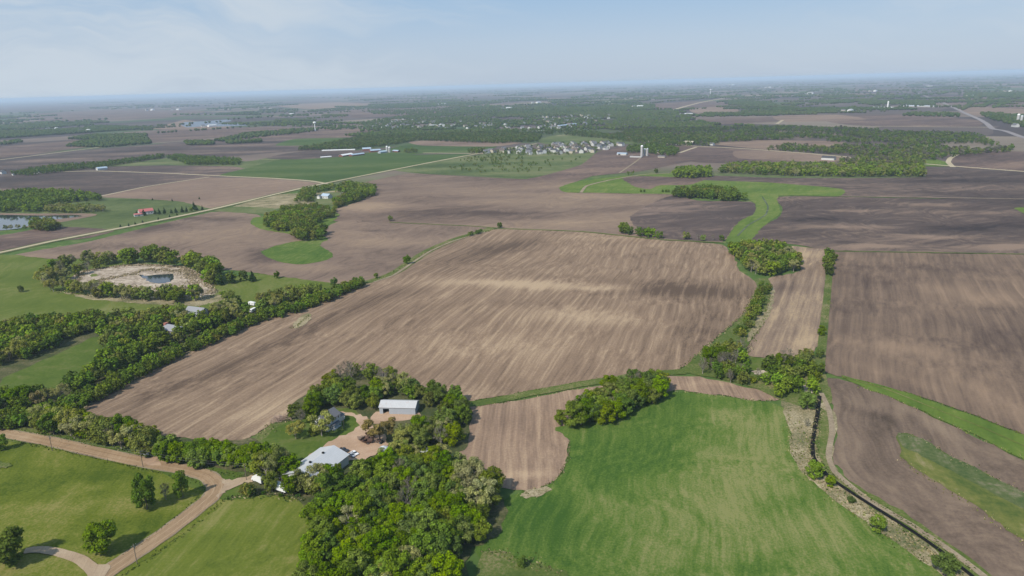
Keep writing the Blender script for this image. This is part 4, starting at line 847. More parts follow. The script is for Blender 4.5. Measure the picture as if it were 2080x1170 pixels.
for desc, ts in REG.items():
    n = len(ts); xs = sorted(q[2] for q in ts); ys = sorted(q[3] for q in ts); hsz = sorted(q[1][2] for q in ts)
    nx = 1 if n < 2 else 3 if n < 7 else 5 if n < 40 else 7; ny = 1 if n < 7 else 3 if n < 40 else 5
    for i, t, px, py in ts:
        cx = min(nx-1, int(nx*xs.index(px)/n)); cy = min(ny-1, int(ny*ys.index(py)/n)); ch = int(5*hsz.index(t[2])/n)
        xn = {1: [''], 3: ['left', 'middle', 'right'], 5: ['far left', 'left', 'centre', 'right', 'far right'], 7: ['leftmost part', 'far left', 'left', 'centre', 'right', 'far right', 'rightmost part']}[nx][cx]
        yn = {1: [''], 3: ['back', 'mid', 'front'], 5: ['back edge', 'back', 'mid', 'front', 'front edge']}[ny][cy]
        t.append(' '.join((('lowest ', 'low ', 'medium ', 'tall ', 'tallest ')[ch]+KA[t[3]]+', '+yn+' '+xn+' '+desc).split()))
for i, t in PL_: place_tree(t if t[4] is None else t[:5]+[t[-1]], i)
print('trees', len(TREES), 'visible', len(vis), 'individual', cnt)
nearr = [t for t in rest if math.hypot(t[0], t[1]) < 1150]; lowr = [t for t in rest if t not in nearr]
merged('woodland', [t for t in nearr], 'mid', 'leafy woods, belts and hedges filling the left side behind the nearest trees', 'woodland')
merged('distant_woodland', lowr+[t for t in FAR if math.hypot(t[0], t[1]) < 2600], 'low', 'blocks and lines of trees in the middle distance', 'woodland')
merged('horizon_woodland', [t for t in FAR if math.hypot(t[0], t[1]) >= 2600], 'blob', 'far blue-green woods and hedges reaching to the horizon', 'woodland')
# ------------------------------------------------------------------ buildings
def empty(name, x, y, rot=0, label=None, cat=None, group=None, z=None):
    o = bpy.data.objects.new(name, None); COL.objects.link(o); o.location = (x, y, (float(hgt(x, y))+.45) if z is None else z); o.rotation_euler = (0, 0, rot)
    o['label'] = label; o['category'] = cat
    if group: o['group'] = group
    return o
def part(name, V, F_, mat, parent, smooth=False):
    o = bpy.data.objects.new(name, mesh_of(name, V, F_, mat, smooth)); COL.objects.link(o); o.parent = parent
    return o
def box(V, F_, x0, x1, y0, y1, z0, z1, bottom=True):
    o = len(V); V += [(x0, y0, z0), (x1, y0, z0), (x1, y1, z0), (x0, y1, z0), (x0, y0, z1), (x1, y0, z1), (x1, y1, z1), (x0, y1, z1)]
    F_ += [(o, o+1, o+5, o+4), (o+1, o+2, o+6, o+5), (o+2, o+3, o+7, o+6), (o+3, o, o+4, o+7), (o+4, o+5, o+6, o+7)]
    if bottom: F_.append((o+3, o+2, o+1, o))
def bx(name, parent, mat, *b):
    V = []; F_ = []; box(V, F_, *b); return part(name, V, F_, mat, parent)
def ribbed(name, col, pitch, axis=0, rough=.45, var=.08, rust=0, spec=.4):
    m, t, b = new_mat(name); tc = t.n.new('ShaderNodeTexCoord'); s = t.n.new('ShaderNodeSeparateXYZ'); t.l.new(tc.outputs['Object'], s.inputs[0])
    r = t.math('SINE', t.math('MULTIPLY', s.outputs[axis], 6.283/pitch)); r = t.smooth(r, .6, 1)
    n = t.noise(tc.outputs['Object'], .35, 4, .6)
    c = t.mix(n, [v*(1-var) for v in col], [min(.9, v*(1+var)) for v in col]); c = t.mix(t.math('MULTIPLY', r, .22), c, [v*.6 for v in col])
    if rust: c = t.mix(t.math('MULTIPLY', t.smooth(t.noise(t.mapping(tc.outputs['Object'], 0, (1, .3, 1)), .5, 4, .7), .55, .75), rust), c, (.35, .20, .12))
    t.l.new(c, b.inputs['Base Color']); b.inputs['Roughness'].default_value = rough; b.inputs['Specular IOR Level'].default_value = spec
    return m
M_whitemetal = ribbed('white_metal_roof', (.45, .455, .46), 1.0); M_greyroof = ribbed('aged_metal_roof', (.43, .43, .43), .9, rust=.35, var=.12)
M_steelwall = ribbed('steel_siding', (.33, .36, .40), .8); M_siding = ribbed('white_siding', (.50, .50, .48), .35, 2, .7, .06); M_tansiding = ribbed('tan_siding', (.45, .40, .32), .35, 2, .7)
M_shingle = plain('grey_shingle', (.13, .13, .14), .9, .2, 1.5); M_shpale = plain('pale_shingle', (.24, .245, .26), .9, .2, 1.5); M_browngrey = plain('brown_grey_siding', (.16, .13, .115), .85, .15, 1); M_shdark = plain('dark_shingle', (.06, .06, .065), .9, .2, 1.5); M_shbrown = plain('brown_shingle', (.11, .085, .075), .9, .2, 1.5)
M_redroof = ribbed('red_metal_roof', (.40, .12, .11), .8); M_redwall = ribbed('red_barn_boards', (.19, .065, .05), .6); M_blueroof = ribbed('pale_blue_roof', (.33, .41, .49), .8)
M_dark = plain('dark_interior', (.012, .012, .013), .9); M_glass = plain('window_glass', (.03, .04, .055), .1, .1, 1, 0, .6); M_white = plain('white_paint', (.72, .72, .71), .45); M_concrete = plain('concrete', (.42, .41, .39), .85, .15, .5)
M_brick = plain('red_brick', (.30, .12, .09), .9, .25, 3); M_silo = ribbed('concrete_stave_silo', (.44, .43, .42), 1.2, 2, .8); M_bin = ribbed('galvanised_steel', (.48, .50, .52), .7, 2, .35)
M_black = plain('black_rubber', (.02, .02, .02), .8); M_wood = plain('weathered_wood', (.16, .13, .105), .9, .2, 2); M_rust = plain('rusty_iron', (.10, .06, .045), .8, .4, 2); M_steel = plain('dull_steel', (.22, .22, .23), .5, .2, 1, .5)
def gable(name, label, cat, x, y, rot, L, W, eave, rise, wm, rm, group=None, over=.4, opening=None, wins=(), doors=(), chimney=None, vents=(), z=None):
    r = empty(name, x, y, rot, label, cat, group, z); l, w_ = L/2, W/2
    V = []; F_ = []; f0 = -1.2
    V += [(-l, -w_, f0), (l, -w_, f0), (l, w_, f0), (-l, w_, f0), (-l, -w_, eave), (l, -w_, eave), (l, w_, eave), (-l, w_, eave), (-l, 0, eave+rise), (l, 0, eave+rise)]
    F_ += [(1, 2, 6, 9, 5), (2, 3, 7, 6), (3, 0, 4, 8, 7)]
    if opening:
        a, b, hh = opening; o = len(V)
        V += [(a, -w_, f0), (a, -w_, eave), (b, -w_, f0), (b, -w_, eave), (a, -w_, hh), (b, -w_, hh), (a, -w_, 0), (b, -w_, 0)]
        F_ += [(0, o, o+1, 4), (o+2, 1, 5, o+3), (o+4, o+5, o+3, o+1), (o, o+2, o+7, o+6)]
    else: F_.append((0, 1, 5, 4))
    wall = part('wall', V, F_, wm, r)
    V = []; F_ = []; q = rise/w_
    for s in (-1, 1):
        o = len(V); e = w_+over; ze = eave-over*q
        for dz in (.06, .22): V += [(-l-over, s*e, ze+dz), (l+over, s*e, ze+dz), (l+over, 0, eave+rise+dz), (-l-over, 0, eave+rise+dz)]
        F_ += [(o+4, o+5, o+6, o+7), (o, o+1, o+2, o+3), (o, o+1, o+5, o+4), (o+1, o+2, o+6, o+5), (o+3, o, o+4, o+7)]
    rf = part('roof', V, F_, rm, r)
    if chimney:
        cx, cy, ch, cw = chimney; bx('chimney', rf, M_brick, cx-cw/2, cx+cw/2, cy-cw/2, cy+cw/2, eave-.5 if abs(cy) < w_ and abs(cx) < l else -1, eave+rise+ch)
    for vx in vents: bx('roof_vent', rf, M_dark, vx-.45, vx+.45, -.45, .45, eave+rise-.1, eave+rise+.8)
    def on(side, u, z0, w2, h2, nm, fm, gm, d=.05):
        b = dict(F=(u-w2/2, u+w2/2, -w_-d, -w_+.02), B=(u-w2/2, u+w2/2, w_-.02, w_+d), L=(-l-d, -l+.02, u-w2/2, u+w2/2), R=(l-.02, l+d, u-w2/2, u+w2/2))[side]
        f = bx(nm, r, fm, *b, z0, z0+h2)
        if gm:
            i = .12; k = .03
            b2 = dict(F=(u-w2/2+i, u+w2/2-i, -w_-d-k, -w_-d+.01), B=(u-w2/2+i, u+w2/2-i, w_+d-.01, w_+d+k), L=(-l-d-k, -l-d+.01, u-w2/2+i, u+w2/2-i), R=(l+d-.01, l+d+k, u-w2/2+i, u+w2/2-i))[side]
            bx('pane', f, gm, *b2, z0+i, z0+h2-i)
    for (s, u, z0, w2, h2) in wins: on(s, u, z0, w2, h2, 'window', M_white, M_glass)
    for d_ in doors: on(*d_[:5], 'door', d_[5] if len(d_) > 5 else M_white, None)
    return r
def frame(p0, p1):
    """midpoint, heading and length of the line between two ground points given in the view"""
    a = np.array(at(*p0)); b = np.array(at(*p1)); d = b-a; return (a+b)/2, math.atan2(d[1], d[0]), float(np.hypot(*d))
def head(px, py, dx, dy):
    a = at(px, py); b = at(px+dx, py+dy); return math.atan2(b[1]-a[1], b[0]-a[0])
# farmstead ---------------------------------------------------------
c, rot, L = frame((643, 993), (704, 947)); W_ = 16.5; n_ = np.array([-math.sin(rot), math.cos(rot)]); c2 = c+n_*W_/2
gable('barn', 'long low barn with a bright white metal roof and two dark ridge vents', 'barn', c2[0], c2[1], rot, max(L, 25), W_, 4.4, 2.9, M_siding, M_whitemetal, vents=(-4, 5), doors=(('R', 0, 0, 4.5, 3.9, M_steelwall), ('F', 4, 0, 3.5, 3.5, M_steelwall)), over=.6)
c, rot, L = frame((771.5, 842), (844, 844)); n_ = np.array([-math.sin(rot), math.cos(rot)]); W_ = 9.5; c2 = c+n_*W_/2
gable('machine_shed', 'grey steel machine shed with an open dark doorway and aged pale roof', 'shed', c2[0], c2[1], rot, L, W_, 3.9, 1.9, M_steelwall, M_greyroof, opening=(-L/2+2.0, -L/2+5.4, 3.1), doors=(('F', -L/2+7.4, 0, 3.6, 3.2, M_steelwall), ('F', L/2-4, .0, 3.4, 3.0, M_steelwall)), over=.35)
c = at(667, 867); rot = head(667, 867, 20, -14)
fh = gable('farmhouse', 'white two-storey farmhouse with a grey roof behind a pale tree', 'house', c[0], c[1], rot, 11, 8.4, 5.6, 2.8, M_siding, M_shingle, chimney=(0, 0, .9, .8),
      wins=[('F', u, z, 1.1, 1.5) for u in (-3.6, -1.2, 1.4, 3.8) for z in (.9, 3.7)]+[('R', u, z, 1.1, 1.5) for u in (-2.2, 2.0) for z in (.9, 3.7)]+[('L', u, 3.7, 1.1, 1.5) for u in (-2, 2)]+[('R', 0, 6.1, .8, .9)], doors=(('F', .1, 0, 1.1, 2.1),))
V = []; F_ = []; box(V, F_, 5.5, 10.2, -3.2, 3.4, -1, 3.1); box(V, F_, -3, 3, -6.2, -4.3, -1, .3); wg = part('wing', V, F_, M_siding, fh)
V = []; F_ = []; V += [(5.4, -3.6, 3.1), (10.6, -3.6, 2.9), (10.6, 3.8, 2.9), (5.4, 3.8, 3.1), (5.6, 0.1, 4.7), (9.4, .1, 4.5)]; F_ += [(0, 1, 5, 4), (1, 2, 5), (2, 3, 4, 5), (3, 0, 4)]; part('wing_roof', V, F_, M_shingle, fh)
V = []; F_ = []; box(V, F_, -3.2, 3.2, -6.5, -4.26, 2.7, 2.9); pr = part('porch_roof', V, F_, M_shingle, fh)
for u in (-2.9, 2.9): bx('post', fh, M_white, u-.1, u+.1, -6.3, -6.1, .3, 2.7)
# houses in the wood
c = at(357, 680); rot = head(357, 680, 30, 6)
gable('brick_house', 'grey-roofed house with a tall red brick chimney at its left end, in the wood', 'house', c[0], c[1], rot, 17, 10, 4.6, 2.3, M_browngrey, M_shpale, chimney=(-9.4, 0, .9, 2.6), wins=[('F', u, 1.6, 1.4, 1.5) for u in (-5.5, -2, 2, 5.5)]+[('L', u, 1.2, 1.5, 2.2) for u in (-2.8, 2.8)], doors=(('F', 0, 0, 1.1, 2.1),))
c = at(402, 643); rot = head(402, 643, 30, 4)
gable('house', 'house with a broad pale grey roof nearest the marsh', 'house', c[0], c[1], rot, 17, 12, 3.6, 4.0, M_siding, M_shpale, chimney=(3, .5, .5, .9), wins=[('F', u, 1.1, 1.6, 1.3) for u in (-5, -1.5, 4)], doors=(('F', 1.4, 0, 1.1, 2.1),))
def camper(px, py, hd, label, L=7.5, hh=2.9, m=None):
    m = m or M_white; c = at(px, py); r = empty('camper_trailer', c[0], c[1], hd, label, 'camper')
    l = L/2; V = [(-l, -1.2, .55), (l-.2, -1.2, .55), (l, -1.2, 1.6), (l-.5, -1.2, hh), (-l+.3, -1.2, hh), (-l, -1.2, hh-.5)]; n = len(V); V += [(x, -y, z) for x, y, z in V]
    F_ = [tuple(range(n-1, -1, -1)), tuple(range(n, 2*n))]+[(i, (i+1) % n, n+(i+1) % n, n+i) for i in range(n)]
    part('body', V, F_, m, r)
    for s in (-1, 1):
        for u in (-l*.5, l*.35): bx('window', r, M_glass, u-.5, u+.5, s*1.21-.02, s*1.21+.02, 1.4, 2.1)
        V = []; F_ = []; tube(V, F_, (-.3, s*1.0, .35), (-.3, s*1.25, .35), .36, .36, 10); F_ += [tuple(range(10)), tuple(range(10, 20))]; part('wheel', V, F_, M_black, r)
    bx('hitch', r, M_steel, l-.2, l+1.3, -.08, .08, .45, .6); return r
camper(513, 621, head(513, 621, 10, 2), 'white camper trailer parked on the grass left of the tree belt'); camper(515, 634, head(515, 634, 10, -5), 'second white trailer, just below the white camper, at the tree belt', 6.5)
# mid-distance farm houses
c = at(664, 403); rot = head(664, 403, 20, 1)
gable('house', 'white house with a blue-grey roof in the wood by the straight road', 'house', c[0], c[1], rot, 16, 10, 4.2, 3.2, M_siding, M_blueroof, wins=[('F', u, 1.2, 1.6, 1.5) for u in (-5, -1.5, 4)], doors=(('F', 1.4, 0, 1.2, 2.1),))
c = at(655, 403); gable('garage', 'small white gabled garage joined close to the blue-roofed house', 'garage', c[0]-3, c[1]-2, rot+1.57, 8, 7, 3.4, 2.6, M_siding, M_shingle, doors=(('L', 0, 0, 4.5, 2.4, M_white),))
c = at(699, 398); gable('shed', 'small grey shed between the trees right of the blue-roofed house', 'shed', c[0], c[1], rot, 9, 7, 3, 2.4, M_concrete, M_shingle, doors=(('F', 0, 0, 2.6, 2.3, M_steel),))
c = at(297, 435); rot = head(297, 435, 20, -2)
gable('house', 'white house with a bright red roof at the end of the conifer row', 'house', c[0], c[1], rot, 19, 12, 4.6, 3.2, M_siding, M_redroof, wins=[('F', u, 1.2, 1.6, 1.5) for u in (-6, -2, 3, 6.5)], doors=(('F', .6, 0, 1.2, 2.1),))
c = at(282, 439); gable('shed', 'low white shed at the left foot of the red-roofed house', 'shed', c[0], c[1], rot, 12, 6, 2.6, 1.2, M_siding, M_redroof, doors=(('F', 0, 0, 2.4, 2.1, M_steel),))
# dairy farm behind the green field
def simple(nm, cat, label, px, py, dx, dy, L, W, e, rs_, wm, rm, group=None, **k):
    c = at(px, py); return gable(nm, label, cat, c[0], c[1], head(px, py, dx, dy), L, W, e, rs_, wm, rm, group, **k)
simple('feed_bunker', 'feed store', 'very long low white-covered feed bunker behind the dairy barns', 688, 306, 40, -1.2, 95, 9, 1.6, 1.2, M_concrete, M_white); simple('feed_bunker', 'feed store', 'short white-covered feed bunker at the left end of the dairy farm', 662, 320, 20, -1.6, 28, 8, 1.5, 1.1, M_concrete, M_white)
simple('dairy_barn', 'barn', 'long white-roofed dairy barn with a red end, front left of the farm', 703, 317, 30, -5, 46, 13, 3.2, 2.4, M_redwall, M_white); simple('dairy_barn', 'barn', 'long barn with a pale blue roof beside the red-ended barn', 725, 316, 30, -4, 46, 12, 3.0, 2.2, M_redwall, M_blueroof)
simple('dairy_barn', 'barn', 'tall barn with a blue-grey roof and dark trees at the back of the dairy farm', 745, 306, 20, -1, 24, 13, 5, 3.4, M_redwall, M_blueroof); simple('dairy_barn', 'barn', 'dark-walled barn in the middle of the dairy farm', 762, 309, 20, -1.5, 30, 12, 4.6, 3, M_redwall, M_blueroof)
simple('dairy_barn', 'barn', 'barn with a plain pale roof left of the twin silos', 777, 311, 20, -2.5, 24, 11, 3.6, 2.6, M_steelwall, M_blueroof); simple('dairy_barn', 'barn', 'low barn right of the twin silos with a blue roof', 805, 309, 20, 1, 22, 10, 3.2, 2.2, M_redwall, M_blueroof)
def silo(px, py, h, r_, label, wm, dm, group=None, cat='silo', conical=False, z0=None):
    c = at(px, py); r = empty(cat.replace(' ', '_'), c[0], c[1], 0, label, cat, group); V = []; F_ = []; tube(V, F_, (0, 0, -1), (0, 0, h), r_, r_, 16); part('wall', V, F_, wm, r, True)
    V = []; F_ = []; n = 16; rings = 1 if conical else 4
    for k in range(rings+1):
        a = (k/(rings+.0))*1.45 if not conical else 0; rr = (r_*1.04*math.cos(a)) if not conical else r_*1.06*(1-k*.94); zz_ = h+(r_*math.sin(a) if not conical else k*r_*.55)
        for i in range(n): V.append((rr*math.cos(6.2832*i/n), rr*math.sin(6.2832*i/n), zz_))
    for k in range(rings):
        for i in range(n): F_.append((k*n+i, k*n+(i+1) % n, (k+1)*n+(i+1) % n, (k+1)*n+i))
    F_.append(tuple(range(rings*n, rings*n+n))); part('roof', V, F_, dm, r, not conical)
    bx('ladder', r, M_steel, -.3, .3, -r_-.15, -r_-.02, 0, h); return r
silo(786.5, 310, 15, 2.8, 'left of the twin white-domed silos at the dairy farm', M_silo, M_white); silo(791.5, 310, 13, 2.8, 'right and shorter of the twin silos at the dairy farm', M_silo, M_white)
# farm on the right with three silos
silo(1303.5, 318, 23, 3.0, 'tallest silo, pale with a white dome, in front of the dark grove', M_silo, M_white); silo(1309.5, 317, 15, 2.5, 'middle one of the three grey silos, lower than the tall one', M_silo, M_bin); silo(1314.5, 317, 15.5, 2.4, 'right-hand one of the three grey silos', M_silo, M_bin)
simple('shed', 'shed', 'long white shed with a dark doorway left of the three silos', 1264, 315, 20, .6, 24, 10, 3.4, 2.0, M_siding, M_blueroof, opening=(-8, -3, 2.9)); simple('low_shed', 'shed', 'low concrete shed at the foot of the three silos', 1292, 320, 20, .6, 28, 8, 1.8, .8, M_concrete, M_concrete)
simple('house', 'house', 'pale house among trees right of the three silos', 1341, 312, 20, 1, 13, 9, 4.6, 3, M_tansiding, M_shingle); simple('house', 'house', 'low pale farm building below the house right of the three silos', 1344, 320, 20, .5, 16, 8, 2.4, 1.6, M_tansiding, M_shingle)
simple('barn', 'barn', 'large tan-roofed barn on the back road beyond the three silos', 1399, 294, 20, .5, 26, 22, 4.5, 5, M_wood, M_tansiding); simple('house', 'house', 'small white house on the back road beyond the tan-roofed barn', 1446, 295, 20, 1, 12, 9, 3.6, 2.6, M_siding, M_shingle)
simple('house', 'house', 'white round-fronted house with a grey roof above the long wood', 1683, 325, 20, 1, 26, 13, 4.5, 3.4, M_siding, M_shdark); simple('house', 'house', 'brown-roofed house on the road junction at the top of the straight road', 961, 311, 12, 2, 13, 10, 5, 3, M_tansiding, M_shbrown)
simple('machine_shed', 'shed', 'white steel shed on the grass beside the left-hand road', 207, 345, 20, -2, 22, 12, 4, 2.6, M_siding, M_blueroof); simple('house', 'house', 'white farmhouse in the treeline at the far left', 152, 338, 20, -2, 17, 12, 5, 4, M_siding, M_shingle)
simple('shed', 'shed', 'low grey shed at the roadside near the far left', 75, 352, 20, -1, 20, 9, 3, 1.6, M_concrete, M_shingle); simple('house', 'house', 'white-gabled house at the left edge by the treeline', 7, 353, 20, 3, 13, 10, 4.5, 3.6, M_siding, M_shdark); simple('house', 'house', 'small white cottage under trees near the left edge', 29, 356, 20, 3, 9, 7, 3, 2.4, M_siding, M_shdark)
simple('school_building', 'building', 'long flat tan building on the near side of the town', 1083, 270, 20, -1, 95, 30, 6, 1, M_tansiding, M_whitemetal); simple('school_building', 'building', 'white flat-roofed hall behind the wood at the edge of the town', 1063, 268, 20, -1, 50, 30, 5, 1, M_siding, M_concrete)
simple('warehouse', 'building', 'long white warehouse in the middle of the town', 888, 257, 20, -.5, 70, 30, 6, 2, M_siding, M_whitemetal); simple('warehouse', 'building', 'long pale blue roof at the right end of the town', 1152, 256, 30, -3.5, 150, 24, 5, 2, M_siding, M_blueroof)
simple('factory', 'building', 'bright white works with a tall gable below the highway on the right', 1794, 221, 20, .3, 105, 24, 5, 4, M_white, M_white); simple('greenhouse', 'building', 'long pale greenhouse roof between the works and the highway', 1870, 217, 20, .5, 200, 26, 4, 3, M_concrete, M_bin)
silo(1803, 219, 30, 4, 'slim white grain tower at the works below the highway', M_white, M_white, cat='grain tower'); silo(2067, 248, 23, 4.5, 'taller pale silo at the right edge beyond the highway', M_silo, M_white); silo(2074, 249, 20, 4, 'shorter pale silo next to the edge of the view beyond the highway', M_silo, M_bin); simple('house', 'house', 'white farmhouse at the foot of the right-edge silos', 2062, 258, 20, 2, 22, 12, 6, 5, M_siding, M_shingle)
def tower(px, py, h, label, r_=6):
    c = at(px, py); r = empty('water_tower', c[0], c[1], 0, label, 'water tower'); V = []; F_ = []; tube(V, F_, (0, 0, -1), (0, 0, h*.2), r_*.55, r_*.28, 12); tube(V, F_, (0, 0, h*.2), (0, 0, h*.78), r_*.28, r_*.28, 12); part('column', V, F_, M_white, r, True)
    bm = bmesh.new(); bmesh.ops.create_uvsphere(bm, u_segments=20, v_segments=12, radius=r_)
    for v in bm.verts: v.co.z = v.co.z*.72+h-r_*.72
    me = bpy.data.meshes.new('tank'); bm.to_mesh(me); bm.free(); me.materials.append(M_white); me.polygons.foreach_set('use_smooth', [True]*len(me.polygons)); o = bpy.data.objects.new('tank', me); COL.objects.link(o); o.parent = r
tower(640.5, 266, 39, 'white water tower with a round tank at the left edge of the town', 6.5); tower(1443, 190, 52, 'tiny white water tower on the plain far behind the town', 11)
# repeats: one house of each colour, then copies
def dup(root, x, y, rot, label, group, s=1):
    r = root.copy(); COL.objects.link(r); r.location = (x, y, float(hgt(x, y))+.45); r.rotation_euler = (0, 0, rot); r['label'] = label; r['group'] = group; r.scale = (s, s, s)
    for ch in root.children:
        k = ch.copy(); COL.objects.link(k); k.parent = r
        for g_ in ch.children: q = g_.copy(); COL.objects.link(q); q.parent = k
    return r
HP = []
for (wm, rm, nm) in ((M_siding, M_shingle, 'white house with a grey roof'), (M_siding, M_shdark, 'white house with a dark roof'), (M_tansiding, M_shbrown, 'tan house with a brown roof'), (M_tansiding, M_shingle, 'tan house with a grey roof'), (plain('grey_siding', (.36, .38, .40), .7), M_shingle, 'grey house with a grey roof')):
    HP.append([wm, rm, nm, None])
ER = random.Random(21)
def hs(x, y, where, s=1, rot=None, far_=False):
    p = ER.choice(HP[:2] if ER.random() < .35 else HP); rot = ER.choice((0, 1.57))+azi(2300)+ER.uniform(-.6, .6) if rot is None else rot
    lab = p[2]+' '+where; grp = p[2].replace('house', 'houses')+' '+where
    if p[3] is None:
        p[3] = gable('house', lab, 'house', x, y, rot, 12.5, 9.5, 5.2, 3.0, p[0], p[1], grp, wins=[('F', u, z, 1.3, 1.4) for u in (-3.5, 3.2) for z in (1, 3.5)], doors=(('F', 0, 0, 1.1, 2.1), ('R', 0, 0, 4.6, 2.5))); return
    dup(p[3], x, y, rot, lab, grp, s)
def scatter(pts, sp, where, mx, s=(1, 1.2), gap=0):
    P = [at(*p) for p in pts]; xs = [p[0] for p in P]; ys = [p[1] for p in P]; y = min(ys); out = []
    while y < max(ys):
        x = min(xs)
        while x < max(xs):
            qx, qy = x+ER.uniform(-.38, .38)*sp, y+ER.uniform(-.38, .38)*sp
            if inpoly(qx, qy, P) and ER.random() > gap: out.append((qx, qy))
            x += sp
        y += sp*1.1
    ER.shuffle(out)
    for q in out[:mx]: hs(*q, where, ER.uniform(*s))
    return out
VIL = scatter([(980, 314), (1000, 307), (1050, 302), (1110, 295), (1180, 292), (1240, 290), (1264, 296), (1236, 303), (1208, 311), (1150, 315), (1060, 315), (1010, 312)], 31, 'in the new estate beyond the shrubby meadow', 95)
TOWN = scatter([(740, 262), (760, 250), (820, 243), (880, 246), (1000, 252), (1100, 252), (1090, 238), (1180, 232), (1240, 230), (1250, 244), (1160, 262), (1100, 262), (980, 262), (860, 264)], 62, 'among the trees of the distant town', 120, (.9, 1.3))
for _ in range(26):
    px = 35+_*80+ER.uniform(-30, 30); py = HZ-(px-1040)*59/2080+ER.uniform(12, 75)
    if 700 < px < 1260 and py > 225: continue
    c = at(px, py); D = math.hypot(*c); s = 1+D/9000
    hs(c[0], c[1], 'of a lone farm on the far plain', s)
    ha = ER.uniform(0, 3); b = None
    if 'FB' not in globals(): FB = gable('barn', 'white barn of a lone farm on the far plain', 'barn', c[0]+30*s, c[1]+12, azi(2300), 30, 13, 4.5, 3.5, M_white, M_whitemetal, 'white barns of lone farms on the far plain')
    else: dup(FB, c[0]+30*s, c[1]+ER.uniform(-10, 20), azi(2300)+ER.choice((0, 1.57)), FB['label'], FB['group'], s)
# ------------------------------------------------------------------ vehicles, machinery, poles
def wheel(parent, x, y, r_=.34, w2=.24):
    V = []; F_ = []; tube(V, F_, (x, y-w2/2, r_), (x, y+w2/2, r_), r_, r_, 14); F_ += [tuple(range(14)), tuple(range(14, 28))]; o = part('wheel', V, F_, M_black, parent)
    V = []; F_ = []; tube(V, F_, (x, y-w2/2-.015, r_), (x, y+w2/2+.015, r_), r_*.55, r_*.55, 10); F_ += [tuple(range(10)), tuple(range(10, 20))]; part('rim', V, F_, M_steel, o)
def loft(V, F_, prof, y0, y1, inset=0):
    n = len(prof); o = len(V); V += [(x, y0+(inset if z > 1.0 else 0), z) for x, z in prof]+[(x, y1-(inset if z > 1.0 else 0), z) for x, z in prof]
    F_ += [tuple(range(o+n-1, o-1, -1)), tuple(range(o+n, o+2*n))]+[(o+i, o+(i+1) % n, o+n+(i+1) % n, o+n+i) for i in range(n)]
def car(name, cat, label, px, py, hd, paint, kind='car'):
    c = at(px, py); r = empty(name, c[0], c[1], hd, label, cat)
    if kind == 'pickup':
        V = []; F_ = []; loft(V, F_, [(-2.7, .45), (2.6, .45), (2.7, .8), (2.55, 1.05), (1.3, 1.12), (-.7, 1.12), (-.7, .75), (-2.6, .75), (-2.6, 1.1), (-2.72, 1.1)], -.95, .95)
        box(V, F_, -2.6, -.7, -.95, -.85, .7, 1.12); box(V, F_, -2.6, -.7, .85, .95, .7, 1.12); part('body', V, F_, paint, r)
        V = []; F_ = []; loft(V, F_, [(-.75, 1.1), (1.35, 1.1), (.6, 1.75), (-.6, 1.78)], -.82, .82, .12); part('cab', V, F_, M_glass, r); bx('cab_roof', r, paint, -.6, .58, -.7, .7, 1.77, 1.83); wx = 1.75
    else:
        V = []; F_ = []; loft(V, F_, [(-2.25, .35), (2.2, .35), (2.28, .7), (2.0, .85), (1.0, .98), (-1.6, 1.0), (-2.25, .95)], -.88, .88); part('body', V, F_, paint, r)
        V = []; F_ = []; loft(V, F_, [(-1.75, .99), (1.1, .97), (.35, 1.42), (-1.1, 1.45)], -.78, .78, .12); part('cab', V, F_, M_glass, r); bx('cab_roof', r, paint, -1.1, .35, -.64, .64, 1.43, 1.49); wx = 1.4
    for s in (-1, 1):
        for q in (-wx, wx): wheel(r, q, s*.8)
        bx('headlight', r, M_white, 2.2 if kind != 'pickup' else 2.62, 2.3 if kind != 'pickup' else 2.74, s*.62-.15, s*.62+.15, .62, .76)
    return r
P_dark = plain('dark_paint', (.03, .03, .035), .3, .1, 1, 0, .5); P_white = plain('white_car_paint', (.7, .7, .7), .3, .05, 1, 0, .5); P_silver = plain('silver_paint', (.38, .39, .41), .3, .05, 1, .3, .5)
car('pickup_truck', 'pickup', 'black pickup truck parked at the back corner of the white barn', 699, 918, head(699, 918, 10, 3), P_dark, 'pickup')
car('parked_car', 'car', 'white car parked right of the black pickup in the farmyard', 721, 924, head(721, 924, 10, 6), P_white); car('parked_car', 'car', 'silver car parked close beside the white car in the farmyard', 715, 928, head(715, 928, 10, 6), P_silver)
car('parked_car', 'car', 'white car at the left eave of the white-roofed barn', 594, 944, head(594, 944, 10, 2), P_white); car('pickup_truck', 'pickup', 'old white pickup half hidden between the trees right of the farmyard', 858, 920, head(858, 920, 10, 3), P_white, 'pickup')
car('parked_car', 'car', 'old pale car under the trees beside the hidden white pickup', 868, 918, head(868, 918, -4, 6), P_silver)
def semi(px, py, hd, label, L=13.5):
    c = at(px, py); r = empty('semi_trailer', c[0], c[1], hd, label, 'trailer'); l = L/2
    V = []; F_ = []; box(V, F_, -l, l, -1.28, 1.28, 1.15, 3.95)
    for i in range(int(L/.9)): box(V, F_, -l+.3+i*.9, -l+.42+i*.9, -1.31, 1.31, 1.2, 3.9)
    part('cargo_box', V, F_, M_white, r); bx('underframe', r, M_steel, -l+.3, l-.5, -.5, .5, .85, 1.14)
    for s in (-1, 1):
        for q in (-l+1.2, -l+2.5): wheel(r, q, s*1.0, .5, .4)
        bx('landing_leg', r, M_steel, l-3.1, l-2.9, s*.7-.08, s*.7+.08, 0, 1.14)
    return r
semi(568, 999, head(568, 999, -20, -7), 'long white box trailer under the trees below the white barn', 10)
c = at(526, 981); hd = head(526, 981, -6, -3); r = empty('box_truck', c[0], c[1], hd, 'white box truck standing under the trees near the drive entrance', 'truck')
